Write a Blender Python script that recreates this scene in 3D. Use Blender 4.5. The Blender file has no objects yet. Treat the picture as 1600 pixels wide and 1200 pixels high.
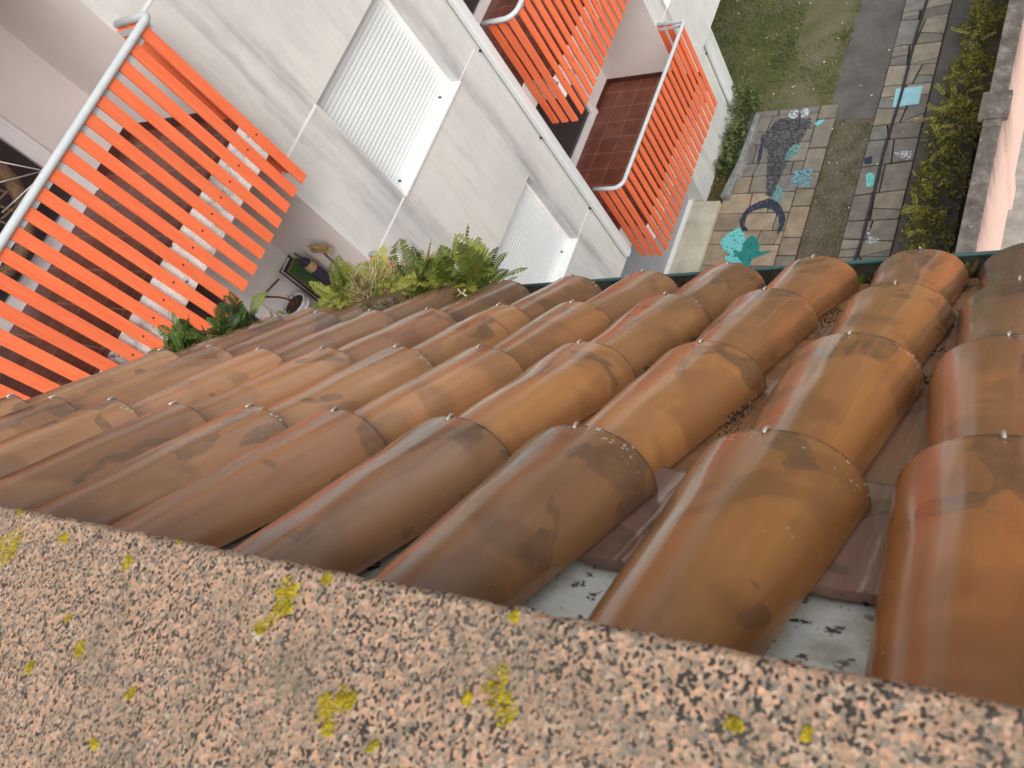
import bpy, bmesh, math, random
from mathutils import Vector, Matrix, noise as mnoise
random.seed(7)
R = math.radians
SC = bpy.context.scene
COL = SC.collection
K = 10.9                      # height of the lens above the ground, metres

# ------------------------------------------------------------------ camera
cam_d = bpy.data.cameras.new("camera")
cam = bpy.data.objects.new("camera", cam_d)
COL.objects.link(cam)
cam_d.sensor_width = 36.0
cam_d.lens = 28.35
cam_d.clip_start = 0.03
cam_d.clip_end = 500
_r = Vector((0.79512, 0.34740, -0.49709))
_u = Vector((-0.10623, 0.88678, 0.44981))
_b = Vector((0.59707, -0.30485, 0.74200))
_m = Matrix((( _r.x, _u.x, _b.x, 0), (_r.y, _u.y, _b.y, 0), (_r.z, _u.z, _b.z, K), (0, 0, 0, 1)))
cam.matrix_world = _m
SC.camera = cam
cam_d.dof.use_dof = True
cam_d.dof.focus_distance = 2.4
cam_d.dof.aperture_fstop = 11.0

# ------------------------------------------------------------------ light
w = bpy.data.worlds.new("World")
SC.world = w
w.use_nodes = True
nt = w.node_tree
bg = nt.nodes["Background"]
sky = nt.nodes.new("ShaderNodeTexSky")
sky.sky_type = 'NISHITA'
sky.sun_disc = False
sky.sun_elevation = R(46)
sky.sun_rotation = R(128)
sky.dust_density = 3.0
sky.air_density = 1.0
hs = nt.nodes.new("ShaderNodeHueSaturation")
hs.inputs['Saturation'].default_value = 0.25
nt.links.new(sky.outputs[0], hs.inputs['Color'])
nt.links.new(hs.outputs[0], bg.inputs[0])
bg.inputs[1].default_value = 0.15

sun_d = bpy.data.lights.new("sun", 'SUN')
sun = bpy.data.objects.new("sun", sun_d)
COL.objects.link(sun)
sun_d.energy = 1.7
sun_d.angle = R(42)
sun_d.color = (1.0, 0.97, 0.92)
# sun stands to the right and behind the viewer
_az, _el = R(128), R(46)
sd = Vector((math.sin(_az) * math.cos(_el), math.cos(_az) * math.cos(_el), math.sin(_el)))
sun.rotation_euler = sd.to_track_quat('Z', 'Y').to_euler()

vs = SC.view_settings
vs.view_transform = 'Standard'
vs.look = 'None'
vs.exposure = 0.42
vs.gamma = 1.0
SC.cycles.max_bounces = 6
SC.cycles.use_denoising = True

# ------------------------------------------------------------------ helpers
def tag(o, label=None, cat=None, group=None, kind=None):
    if label: o["label"] = label
    if cat: o["category"] = cat
    if group: o["group"] = group
    if kind: o["kind"] = kind
    return o

def empty(name, loc, label=None, cat=None, group=None):
    o = bpy.data.objects.new(name, None)
    COL.objects.link(o)
    o.location = loc
    o.empty_display_size = 0.2
    return tag(o, label, cat, group)

def setparent(o, p):
    if p is None: return
    o.parent = p
    t = Matrix.Identity(4)
    q = p
    # parents are only ever translated
    off = Vector((0, 0, 0))
    while q is not None:
        off += q.location if q.get("_abs") is None else Vector((0, 0, 0))
        break
    o.matrix_parent_inverse = Matrix.Translation(-ORG.get(p.name, Vector((0, 0, 0))))

ORG = {}
def root(name, loc, label=None, cat=None, group=None):
    o = empty(name, loc, label, cat, group)
    ORG[o.name] = Vector(loc)
    return o

class MB:
    """collects faces, builds one mesh object"""
    def __init__(self):
        self.v = []; self.f = []; self.m = []; self.c = []; self.mi = 0; self.col = (1, 1, 1)
        self.smooth = set()
    def face(self, pts, smooth=False):
        i = len(self.v)
        self.v += [tuple(p) for p in pts]
        self.f.append(tuple(range(i, i + len(pts))))
        self.m.append(self.mi); self.c.append(self.col)
        if smooth: self.smooth.add(len(self.f) - 1)
    def idx(self, vs_, fs, smooth=True):
        i = len(self.v)
        self.v += [tuple(p) for p in vs_]
        for f in fs:
            self.f.append(tuple(i + a for a in f)); self.m.append(self.mi); self.c.append(self.col)
            if smooth: self.smooth.add(len(self.f) - 1)
    def box(self, a, b):
        x0, y0, z0 = [min(p, q) for p, q in zip(a, b)]
        x1, y1, z1 = [max(p, q) for p, q in zip(a, b)]
        vs_ = [(x0,y0,z0),(x1,y0,z0),(x1,y1,z0),(x0,y1,z0),(x0,y0,z1),(x1,y0,z1),(x1,y1,z1),(x0,y1,z1)]
        self.idx(vs_, [(3,2,1,0),(4,5,6,7),(0,1,5,4),(1,2,6,5),(2,3,7,6),(3,0,4,7)], smooth=False)
    def prism(self, poly, z0, z1):
        n = len(poly)
        vs_ = [(x, y, z0) for x, y in poly] + [(x, y, z1) for x, y in poly]
        fs = [tuple(range(n - 1, -1, -1)), tuple(range(n, 2 * n))]
        fs += [(i, (i + 1) % n, n + (i + 1) % n, n + i) for i in range(n)]
        self.idx(vs_, fs, smooth=False)
    def tube(self, pts, r, n=10, caps=True, closed=False):
        pts = [Vector(p) for p in pts]
        rs = r if isinstance(r, (list, tuple)) else [r] * len(pts)
        rings = []
        t0 = (pts[1] - pts[0]).normalized()
        up = Vector((0, 0, 1)) if abs(t0.z) < 0.9 else Vector((1, 0, 0))
        nrm = t0.cross(up).normalized()
        for i, p in enumerate(pts):
            if i == 0: t = pts[1] - pts[0]
            elif i == len(pts) - 1: t = pts[-1] - pts[-2]
            else: t = (pts[i + 1] - pts[i]).normalized() + (pts[i] - pts[i - 1]).normalized()
            t.normalize()
            nrm = (nrm - t * nrm.dot(t)).normalized()
            bn = t.cross(nrm)
            rings.append([p + (nrm * math.cos(2 * math.pi * k / n) + bn * math.sin(2 * math.pi * k / n)) * rs[i] for k in range(n)])
        vs_ = [q for rg in rings for q in rg]
        fs = []
        for i in range(len(pts) - 1):
            for k in range(n):
                a = i * n + k; b = i * n + (k + 1) % n
                fs.append((a, b, b + n, a + n))
        if caps:
            fs.append(tuple(range(n - 1, -1, -1)))
            fs.append(tuple((len(pts) - 1) * n + k for k in range(n)))
        self.idx(vs_, fs)
    def lathe(self, c, prof, n=24):
        vs_ = []
        for r, z in prof:
            for k in range(n):
                a = 2 * math.pi * k / n
                vs_.append((c[0] + r * math.cos(a), c[1] + r * math.sin(a), c[2] + z))
        fs = []
        for i in range(len(prof) - 1):
            for k in range(n):
                a = i * n + k; b = i * n + (k + 1) % n
                fs.append((a, b, b + n, a + n))
        self.idx(vs_, fs)
    def build(self, name, mats, parent=None, bevel=0, label=None):
        me = bpy.data.meshes.new(name)
        me.from_pydata(self.v, [], self.f)
        if not isinstance(mats, (list, tuple)): mats = [mats]
        for m in mats: me.materials.append(m)
        for i, p in enumerate(me.polygons):
            p.material_index = self.m[i]
            p.use_smooth = i in self.smooth
        ca = me.color_attributes.new("tint", 'FLOAT_COLOR', 'CORNER')
        k = 0
        for i, p in enumerate(me.polygons):
            c = self.c[i]
            for _ in p.loop_indices:
                ca.data[k].color = (c[0], c[1], c[2], 1); k += 1
        me.update()
        o = bpy.data.objects.new(name, me)
        COL.objects.link(o)
        if bevel:
            bv = o.modifiers.new("bevel", 'BEVEL'); bv.width = bevel; bv.segments = 2; bv.limit_method = 'ANGLE'
        if parent is not None: setparent(o, parent)
        if label: o["label"] = label
        return o

# ------------------------------------------------------------------ materials
class NT:
    def __init__(self, name):
        self.mat = bpy.data.materials.new(name); self.mat.use_nodes = True
        self.t = self.mat.node_tree; self.b = self.t.nodes["Principled BSDF"]
        self.out = self.t.nodes["Material Output"]
        self._tc = None
    def n(self, typ, **kw):
        nd = self.t.nodes.new(typ)
        for k, v in kw.items(): setattr(nd, k, v)
        return nd
    def l(self, a, b): self.t.links.new(a, b)
    def co(self, kind='Object', scale=(1, 1, 1), rnd=0.0, base=None):
        if self._tc is None: self._tc = self.n("ShaderNodeTexCoord")
        src = base or self._tc.outputs[kind]
        mp = self.n("ShaderNodeMapping"); mp.inputs['Scale'].default_value = scale
        if rnd:
            oi = self.n("ShaderNodeObjectInfo")
            mu = self.n("ShaderNodeMath", operation='MULTIPLY'); mu.inputs[1].default_value = rnd
            self.l(oi.outputs['Random'], mu.inputs[0])
            cx = self.n("ShaderNodeCombineXYZ")
            for i in range(3): self.l(mu.outputs[0], cx.inputs[i])
            ad = self.n("ShaderNodeVectorMath", operation='ADD')
            self.l(src, ad.inputs[0]); self.l(cx.outputs[0], ad.inputs[1]); src = ad.outputs[0]
        self.l(src, mp.inputs[0])
        return mp.outputs[0]
    def noise(self, co, scale, detail=4, rough=0.55, dist=0.0):
        nd = self.n("ShaderNodeTexNoise"); nd.inputs['Scale'].default_value = scale
        nd.inputs['Detail'].default_value = detail; nd.inputs['Roughness'].default_value = rough
        nd.inputs['Distortion'].default_value = dist
        self.l(co, nd.inputs['Vector']); return nd.outputs['Fac']
    def ramp(self, fac, stops, interp='LINEAR'):
        r = self.n("ShaderNodeValToRGB"); cr = r.color_ramp; cr.interpolation = interp
        while len(cr.elements) < len(stops): cr.elements.new(0.5)
        for e, (p, c) in zip(cr.elements, stops):
            e.position = p
            e.color = (c, c, c, 1) if isinstance(c, (int, float)) else (*c, 1)
        self.l(fac, r.inputs[0]); return r.outputs[0]
    def mix(self, fac, a, b, mode='MIX'):
        m = self.n("ShaderNodeMix", data_type='RGBA', blend_type=mode)
        if isinstance(fac, (int, float)): m.inputs[0].default_value = fac
        else: self.l(fac, m.inputs[0])
        for s, v in ((6, a), (7, b)):
            if isinstance(v, (tuple, list)): m.inputs[s].default_value = (*v, 1)
            else: self.l(v, m.inputs[s])
        return m.outputs[2]
    def math(self, op, a, b=None, clamp=False):
        m = self.n("ShaderNodeMath", operation=op, use_clamp=clamp)
        for i, v in enumerate((a, b)):
            if v is None: continue
            if isinstance(v, (int, float)): m.inputs[i].default_value = v
            else: self.l(v, m.inputs[i])
        return m.outputs[0]
    def sep(self, co):
        s = self.n("ShaderNodeSeparateXYZ"); self.l(co, s.inputs[0]); return s.outputs
    def bump(self, h, strength, dist=0.01):
        b = self.n("ShaderNodeBump"); b.inputs['Strength'].default_value = strength
        b.inputs['Distance'].default_value = dist
        self.l(h, b.inputs['Height']); self.l(b.outputs[0], self.b.inputs['Normal'])
    def set(self, color=None, rough=None, spec=None, metal=None):
        for k, v in (('Base Color', color), ('Roughness', rough), ('Specular IOR Level', spec), ('Metallic', metal)):
            if v is None: continue
            if isinstance(v, (int, float)): self.b.inputs[k].default_value = v
            elif isinstance(v, (tuple, list)): self.b.inputs[k].default_value = (*v, 1)
            else: self.l(v, self.b.inputs[k])
        return self.mat

def simple(name, col, rough=0.6, var=0.15, scale=8, spec=0.4, metal=0.0, bump=0.0, bscale=60, tint=False):
    m = NT(name); co = m.co()
    f = m.noise(co, scale, 5)
    c = m.mix(m.ramp(f, [(0.3, 0.0), (0.7, 1.0)]), tuple(x * (1 - var) for x in col), tuple(min(1, x * (1 + var)) for x in col))
    if tint:
        a = m.n("ShaderNodeVertexColor"); a.layer_name = "tint"
        c = m.mix(1.0, c, a.outputs[0], 'MULTIPLY')
    m.set(c, rough, spec, metal)
    if bump: m.bump(m.noise(co, bscale, 4), bump, 0.01)
    return m.mat

def mat_tile():
    m = NT("wet_clay")
    oi = m.n("ShaderNodeObjectInfo")
    base = oi.outputs['Color']
    co1 = m.co(scale=(1, 1, 1), rnd=37.0)
    st = m.noise(m.co(scale=(18, 1.3, 18), rnd=23.0), 1.6, 5, 0.6, 0.4)          # firing streaks along the tile
    c = m.mix(m.ramp(st, [(0.28, 0.0), (0.72, 1.0)]), m.mix(1.0, base, (0.80, 0.72, 0.70), 'MULTIPLY'), m.mix(1.0, base, (1.16, 1.12, 1.02), 'MULTIPLY'))
    # redder streaks: reflection of the orange slats painted into the clay
    red = m.noise(m.co(scale=(16, 0.9, 16), rnd=51.0), 1.3, 2)
    c = m.mix(m.math('MULTIPLY', m.ramp(red, [(0.56, 0.0), (0.70, 1.0)]), 0.10), c, m.mix(1.0, base, (1.25, 0.82, 0.62), 'MULTIPLY'))
    # broad dull clouds
    cl = m.noise(co1, 6.0, 3, 0.5, 0.6)
    c = m.mix(m.math('MULTIPLY', m.ramp(cl, [(0.52, 0.0), (0.60, 1.0)]), 0.62), c, m.mix(1.0, base, (0.60, 0.58, 0.62), 'MULTIPLY'))
    # sharp edged dark water marks near the lower end
    xyz = m.sep(m.co(scale=(1, 1, 1)))
    low = m.math('MULTIPLY_ADD', xyz[1], 4.2)
    low.node.inputs[2].default_value = 1.15
    low = m.math('MINIMUM', m.math('MAXIMUM', low, 0.0), 1.0)
    pat = m.noise(m.co(scale=(9, 7, 9), rnd=91.0), 1.0, 2.5, 0.5, 0.7)
    msk = m.ramp(m.math('ADD', pat, m.math('MULTIPLY', low, 0.19)), [(0.708, 0.0), (0.720, 1.0)])
    rim = m.noise(m.co(scale=(60, 60, 60), rnd=9.0), 1.0, 5, 0.7)
    msk2 = m.math('MULTIPLY', msk, m.ramp(rim, [(0.30, 0.35), (0.6, 1.0)]))
    c = m.mix(m.math('MULTIPLY', msk2, 0.62), c, (0.105, 0.072, 0.05))
    # thin black scratches
    sc = m.noise(m.co(scale=(90, 6, 90), rnd=13.0), 1.0, 6, 0.75)
    c = m.mix(m.math('MULTIPLY', m.ramp(sc, [(0.70, 0.0), (0.74, 1.0)]), 0.55), c, (0.06, 0.035, 0.025))
    # grime plus painted contact shade, in a line on the lower rim
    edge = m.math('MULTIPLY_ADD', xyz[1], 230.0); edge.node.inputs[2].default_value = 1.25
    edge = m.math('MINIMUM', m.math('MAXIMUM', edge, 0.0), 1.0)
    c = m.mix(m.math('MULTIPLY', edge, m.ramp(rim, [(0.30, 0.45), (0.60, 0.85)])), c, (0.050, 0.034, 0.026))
    # pale lichen crumbs along the lower rim and on the flanks of some tiles
    rim2 = m.math('MULTIPLY_ADD', xyz[1], 14.0); rim2.node.inputs[2].default_value = 1.0
    rim2 = m.math('MINIMUM', m.math('MAXIMUM', rim2, 0.0), 1.0)
    side = m.ramp(m.math('ABSOLUTE', xyz[0]), [(0.05, 0.0), (0.095, 0.35)])
    sp = m.noise(m.co(scale=(170, 130, 170), rnd=77.0), 1.0, 3, 0.6)
    gate = m.ramp(m.noise(m.co(scale=(7, 7, 7), rnd=61.0), 1.0, 2), [(0.46, 0.0), (0.62, 1.0)])
    lk = m.math('ADD', sp, m.math('MULTIPLY', m.math('MAXIMUM', rim2, side), m.math('MULTIPLY', gate, 0.155)))
    lich = m.ramp(lk, [(0.745, 0.0), (0.765, 1.0)])
    c = m.mix(lich, c, (0.50, 0.48, 0.38))
    rg = m.mix(msk, m.ramp(st, [(0.3, 0.30), (0.7, 0.19)]), (0.17, 0.17, 0.17))
    rg = m.mix(lich, rg, (0.9, 0.9, 0.9))
    pit = m.noise(m.co(scale=(330, 330, 330), rnd=3.0), 1.0, 3, 0.6)
    c = m.mix(m.math('MULTIPLY', m.ramp(pit, [(0.68, 0.0), (0.74, 1.0)]), 0.4), c, (0.07, 0.04, 0.03))
    m.set(c, rg, 0.5)
    wet = m.noise(m.co(scale=(26, 1.1, 26), rnd=71.0), 1.0, 3, 0.5)
    m.l(m.ramp(wet, [(0.46, 0.0), (0.60, 0.75)]), m.b.inputs['Coat Weight']); m.b.inputs['Coat Roughness'].default_value = 0.10
    h = m.math('ADD', m.math('MULTIPLY', m.math('ADD', st, m.math('MULTIPLY', pit, 0.25)), 0.5), m.math('ADD', m.math('MULTIPLY', rim, 0.05), m.math('MULTIPLY', lich, 0.5)))
    m.bump(h, 0.12, 0.005)
    return m.mat

def mat_granite():
    m = NT("pink_granite")
    co = m.co()
    wob = m.n("ShaderNodeTexNoise"); wob.inputs['Scale'].default_value = 120; wob.inputs['Detail'].default_value = 2
    m.l(co, wob.inputs['Vector'])
    ad = m.n("ShaderNodeVectorMath", operation='MULTIPLY_ADD'); ad.inputs[1].default_value = (0.0022,) * 3
    m.l(wob.outputs['Color'], ad.inputs[0]); m.l(co, ad.inputs[2])
    def vor(scale):
        v = m.n("ShaderNodeTexVoronoi"); v.inputs['Scale'].default_value = scale; m.l(ad.outputs[0], v.inputs['Vector']); return v
    v1 = vor(215.0); v2 = vor(400.0)
    s1 = m.n("ShaderNodeSeparateColor"); m.l(v1.outputs['Color'], s1.inputs[0])
    s2 = m.n("ShaderNodeSeparateColor"); m.l(v2.outputs['Color'], s2.inputs[0])
    pale = m.ramp(s1.outputs[0], [(0.0, (0.41, 0.265, 0.185)), (0.30, (0.50, 0.31, 0.215)), (0.55, (0.31, 0.23, 0.17)), (0.76, (0.47, 0.345, 0.26)), (0.90, (0.21, 0.18, 0.15))], 'CONSTANT')
    big = m.noise(co, 26.0, 4, 0.6)
    dk = m.math('ADD', m.math('MULTIPLY', s1.outputs[1], 0.80), m.math('MULTIPLY', big, 0.95))
    c = m.mix(m.ramp(dk, [(1.00, 0.0), (1.08, 1.0)]), pale, (0.150, 0.125, 0.105))
    dk2 = m.math('ADD', s2.outputs[1], m.math('MULTIPLY', big, 0.5))
    c = m.mix(m.ramp(dk2, [(0.96, 0.0), (1.02, 1.0)]), c, (0.045, 0.038, 0.034))
    c = m.mix(m.ramp(s2.outputs[2], [(0.86, 0.0), (0.87, 1.0)]), c, (0.24, 0.20, 0.165))
    fine = m.noise(co, 420, 4, 0.7)
    c = m.mix(0.55, c, m.mix(1.0, c, m.ramp(fine, [(0.3, 0.55), (0.7, 1.35)]), 'MULTIPLY'))
    gr = m.ramp(m.noise(co, 9.0, 5, 0.6), [(0.47, 0.0), (0.68, 0.62)])
    c = m.mix(gr, c, (0.17, 0.14, 0.11))
    # pale green lichen specks
    lw = m.ramp(m.noise(co, 48.0, 2, 0.5), [(0.755, 0.0), (0.775, 1.0)])
    c = m.mix(m.math('MULTIPLY', lw, 0.8), c, (0.42, 0.47, 0.38))
    c = m.mix(1.0, c, (1.03, 1.0, 0.93), 'MULTIPLY')
    m.set(c, 0.75, 0.3)
    m.bump(m.math('ADD', m.math('MULTIPLY', v1.outputs['Distance'], 0.8), m.math('MULTIPLY', fine, 0.8)), 0.55, 0.004)
    return m.mat

def mat_wall():
    m = NT("white_render")
    co = m.co()
    c = (0.62, 0.612, 0.572)
    str_ = m.noise(m.co(scale=(4, 4, 0.7)), 1.8, 8, 0.75, 0.15)
    cl = m.noise(co, 0.8, 4, 0.6)
    col = m.mix(m.ramp(str_, [(0.48, 0.0), (0.74, 0.60)]), c, (0.42, 0.42, 0.42))
    col = m.mix(m.ramp(cl, [(0.46, 0.0), (0.70, 0.60)]), col, (0.46, 0.465, 0.47))
    gy = m.noise(m.co(scale=(3, 3, 0.5)), 2.3, 5, 0.7)
    col = m.mix(m.ramp(gy, [(0.63, 0.0), (0.74, 0.22)]), col, (0.45, 0.46, 0.30))
    fine = m.noise(co, 30, 6, 0.7)
    col = m.mix(m.ramp(fine, [(0.62, 0.0), (0.72, 0.25)]), col, (0.40, 0.40, 0.38))
    # drip stains hanging under the ends of the sills and beside the windows
    xyz = m.sep(co)
    wob = m.math('MULTIPLY', m.math('SUBTRACT', m.noise(m.co(scale=(1, 2, 6)), 1.0, 3), 0.5), 0.12)
    yy = m.math('ADD', xyz[1], wob)
    d = None
    for y0, hw in ((3.60, 0.16), (5.14, 0.14), (9.02, 0.12), (3.35, 0.10)):
        t = m.math('SUBTRACT', 1.0, m.math('MULTIPLY', m.math('ABSOLUTE', m.math('SUBTRACT', yy, y0)), 1.0 / hw), clamp=True)
        d = t if d is None else m.math('MAXIMUM', d, t)
    d = m.math('MULTIPLY', d, m.ramp(m.noise(m.co(scale=(8, 8, 0.9)), 1.0, 4), [(0.36, 0.0), (0.62, 1.0)]))
    col = m.mix(m.math('MULTIPLY', d, 0.75), col, (0.27, 0.27, 0.275))
    m.set(col, 0.85, 0.2)
    m.bump(m.noise(co, 70, 6, 0.7), 0.45, 0.006)
    return m.mat

def mat_ground(name, a, b, c2, scale, speck=None, rough=0.9, sthr=0.72, sscale=60):
    m = NT(name); co = m.co()
    f = m.noise(co, scale, 6, 0.65)
    col = m.ramp(f, [(0.30, a), (0.50, b), (0.68, c2)])
    if speck:
        s = m.noise(co, sscale, 3, 0.6)
        col = m.mix(m.ramp(s, [(sthr, 0.0), (sthr + 0.02, 1.0)]), col, speck)
    m.set(col, rough, 0.3)
    m.bump(m.noise(co, scale * 12, 5, 0.7), 0.5, 0.02)
    return m.mat

def mat_stone():
    m = NT("flagstone"); co = m.co()
    a = m.n("ShaderNodeVertexColor"); a.layer_name = "tint"
    f = m.noise(co, 5, 6, 0.65)
    c = m.mix(1.0, a.outputs[0], m.ramp(f, [(0.25, 0.62), (0.75, 1.25)]), 'MULTIPLY')
    s = m.noise(co, 26, 5, 0.7)
    c = m.mix(m.ramp(s, [(0.56, 0.0), (0.74, 0.65)]), c, (0.09, 0.085, 0.07))
    m.set(c, 0.7, 0.35)
    m.bump(m.noise(co, 40, 5), 0.3, 0.006)
    return m.mat

def mat_paint(name, col, col2, keep=0.42, speck=None):
    m = NT(name); co = m.co()
    f = m.noise(co, 9, 5, 0.65)
    c = m.mix(m.ramp(f, [(0.35, 0.0), (0.65, 1.0)]), col, col2)
    if speck:
        s = m.noise(co, 34, 3, 0.6)
        c = m.mix(m.ramp(s, [(0.58, 0.0), (0.62, 0.8)]), c, speck)
    m.set(c, 0.6, 0.3)
    tr = m.n("ShaderNodeBsdfTransparent"); mx = m.n("ShaderNodeMixShader")
    wear = m.noise(co, 20, 6, 0.7)
    m.l(m.ramp(wear, [(keep - 0.12, 0.0), (keep + 0.03, 1.0)]), mx.inputs[0])
    m.l(tr.outputs[0], mx.inputs[1]); m.l(m.b.outputs[0], mx.inputs[2]); m.l(mx.outputs[0], m.out.inputs[0])
    return m.mat

def mat_leaf(name, a, b, c2):
    m = NT(name)
    g = m.n("ShaderNodeVertexColor"); g.layer_name = "tint"
    s = m.n("ShaderNodeSeparateColor"); m.l(g.outputs[0], s.inputs[0])
    c = m.ramp(s.outputs[0], [(0.0, a), (0.5, b), (1.0, c2)])
    m.set(c, 0.45, 0.35)
    m.b.inputs['Transmission Weight'].default_value = 0.0
    tl = m.n("ShaderNodeBsdfTranslucent"); mx = m.n("ShaderNodeMixShader"); mx.inputs[0].default_value = 0.25
    m.l(c, tl.inputs[0]); m.l(m.b.outputs[0], mx.inputs[1]); m.l(tl.outputs[0], mx.inputs[2]); m.l(mx.outputs[0], m.out.inputs[0])
    return m.mat

def mat_floor_tile():
    m = NT("red_floor_tile"); co = m.co()
    br = m.n("ShaderNodeTexBrick"); br.offset = 0.0
    br.inputs['Scale'].default_value = 1.0
    br.inputs['Mortar Size'].default_value = 0.006; br.inputs['Mortar Smooth'].default_value = 0.1
    br.inputs['Brick Width'].default_value = 0.30; br.inputs['Row Height'].default_value = 0.30
    br.inputs['Color1'].default_value = (0.17, 0.052, 0.034, 1); br.inputs['Color2'].default_value = (0.14, 0.043, 0.028, 1)
    br.inputs['Mortar'].default_value = (0.26, 0.13, 0.09, 1)
    m.l(co, br.inputs['Vector'])
    d = m.noise(co, 6, 5)
    c = m.mix(1.0, br.outputs[0], m.ramp(d, [(0.3, 0.75), (0.7, 1.25)]), 'MULTIPLY')
    m.set(c, 0.4, 0.4)
    return m.mat

def mat_slats():
    m = NT("orange_paint"); co = m.co()
    g = m.n("ShaderNodeVertexColor"); g.layer_name = "tint"
    f = m.noise(m.co(scale=(30, 30, 2.5)), 1.5, 5, 0.65)
    c = m.mix(m.ramp(f, [(0.3, 0.0), (0.7, 1.0)]), (0.74, 0.135, 0.052), (0.82, 0.185, 0.075))
    f2 = m.noise(m.co(scale=(9, 9, 1.3)), 1.0, 4, 0.6)
    c = m.mix(m.ramp(f2, [(0.52, 0.0), (0.75, 0.45)]), c, (0.88, 0.24, 0.10))
    f3 = m.noise(m.co(scale=(60, 60, 9)), 1.0, 5, 0.7)
    c = m.mix(m.ramp(f3, [(0.63, 0.0), (0.72, 0.4)]), c, (0.36, 0.07, 0.03))
    c = m.mix(1.0, c, g.outputs[0], 'MULTIPLY')
    m.set(c, 0.5, 0.35)
    return m.mat

def mat_pink():
    m = NT("pink_render"); co = m.co()
    xyz = m.sep(co)
    st = m.noise(m.co(scale=(2, 2, 16)), 1.0, 5, 0.7)
    c = m.mix(m.ramp(st, [(0.4, 0.0), (0.7, 1.0)]), (0.66, 0.52, 0.45), (0.74, 0.60, 0.53))
    # soot that has run down from the coping
    z = m.math('MULTIPLY_ADD', xyz[2], -0.62); z.node.inputs[2].default_value = (K - 9.05) * 0.62
    n2 = m.noise(m.co(scale=(14, 14, 1.0)), 1.0, 6, 0.75)
    drip = m.math('SUBTRACT', m.math('MULTIPLY', n2, 1.5), z)
    c = m.mix(m.ramp(drip, [(0.10, 0.0), (0.45, 0.18), (0.85, 0.80)]), c, (0.13, 0.11, 0.10))
    m.set(c, 0.9, 0.15)
    m.bump(m.noise(m.co(scale=(20, 20, 90)), 1.0, 4), 0.4, 0.01)
    return m.mat

def mat_flash():
    m = NT("painted_zinc"); co = m.co(scale=(1, 1, 1))
    n1 = m.noise(co, 30, 6, 0.7); n2 = m.noise(m.co(scale=(30, 30, 30)), 1.0, 3)
    c = m.mix(m.ramp(n1, [(0.4, 0.0), (0.65, 1.0)]), (0.86, 0.85, 0.78), (0.70, 0.69, 0.56))
    n3 = m.noise(co, 45, 5, 0.65)
    c = m.mix(m.ramp(n3, [(0.585, 0.0), (0.605, 1.0)]), c, (0.045, 0.028, 0.020))
    n4 = m.noise(co, 16, 4, 0.6)
    c = m.mix(m.ramp(n4, [(0.52, 0.0), (0.70, 0.7)]), c, (0.40, 0.37, 0.24))
    m.set(c, m.ramp(n1, [(0.3, 0.35), (0.7, 0.65)]), 0.5)
    m.bump(n3, 0.4, 0.004)
    return m.mat

M = {}
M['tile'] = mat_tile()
M['granite'] = mat_granite()
M['wall'] = mat_wall()
M['joint'] = simple("pale_joint", (0.74, 0.74, 0.72), 0.8, 0.06)
M['interior'] = simple("grey_plaster", (0.74, 0.675, 0.645), 0.85, 0.05, 2)
M['soffit'] = simple("soffit_plaster", (0.55, 0.52, 0.50), 0.85, 0.05, 2)
M['white'] = simple("white_enamel", (0.66, 0.68, 0.68), 0.35, 0.03, 3, 0.5)
M['shutter'] = simple("shutter_plastic", (0.66, 0.69, 0.69), 0.5, 0.03, 4, 0.4)
M['sill'] = simple("sill_stone", (0.74, 0.75, 0.73), 0.45, 0.04, 6)
M['rail'] = simple("rail_enamel", (0.50, 0.53, 0.54), 0.3, 0.05, 12, 0.5)
M['slat'] = mat_slats()
M['bolt'] = simple("dark_bolt", (0.03, 0.025, 0.022), 0.6, 0.2)
M['floor'] = mat_floor_tile()
M['nosing'] = simple("dark_clay_edge", (0.085, 0.028, 0.02), 0.5, 0.2)
M['slab'] = mat_ground("dirty_white_slab", (0.22, 0.21, 0.20), (0.76, 0.74, 0.70), (0.86, 0.84, 0.81), 4.2, (0.14, 0.13, 0.12), 0.8, 0.66, 14)
M['glass'] = simple("dark_glass", (0.05, 0.045, 0.048), 0.08, 0.1, 2, 0.5)
M['frame'] = simple("white_frame", (0.82, 0.79, 0.78), 0.35, 0.04)
M['grey_door'] = simple("grey_door", (0.30, 0.31, 0.33), 0.5, 0.06, 3)
M['cream'] = mat_ground("cream_concrete", (0.34, 0.31, 0.25), (0.47, 0.43, 0.35), (0.55, 0.51, 0.43), 2.2, rough=0.8)
M['concrete'] = mat_ground("weathered_concrete", (0.07, 0.06, 0.05), (0.13, 0.115, 0.10), (0.24, 0.22, 0.20), 5, (0.36, 0.34, 0.31), 0.9, 0.68, 26)
M['kerb'] = mat_ground("kerb_concrete", (0.10, 0.10, 0.095), (0.19, 0.19, 0.18), (0.30, 0.30, 0.29), 6)
M['soil'] = mat_ground("damp_soil", (0.040, 0.036, 0.024), (0.085, 0.072, 0.048), (0.12, 0.10, 0.07), 1.4, (0.20, 0.18, 0.13), 0.95, 0.74, 40)
M['lawn'] = mat_ground("thin_turf", (0.065, 0.078, 0.024), (0.115, 0.108, 0.058), (0.145, 0.125, 0.088), 1.1, (0.17, 0.15, 0.10), 0.95, 0.72, 45)
M['asphalt'] = mat_ground("old_asphalt", (0.070, 0.067, 0.063), (0.100, 0.095, 0.088), (0.130, 0.123, 0.112), 2.0, (0.26, 0.25, 0.23), 0.8, 0.69, 70)
M['gravel'] = mat_ground("mossy_gravel", (0.050, 0.044, 0.028), (0.095, 0.080, 0.055), (0.125, 0.105, 0.075), 3.0, (0.30, 0.27, 0.20), 0.9, 0.62, 48)
M['stone'] = mat_stone()
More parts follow.
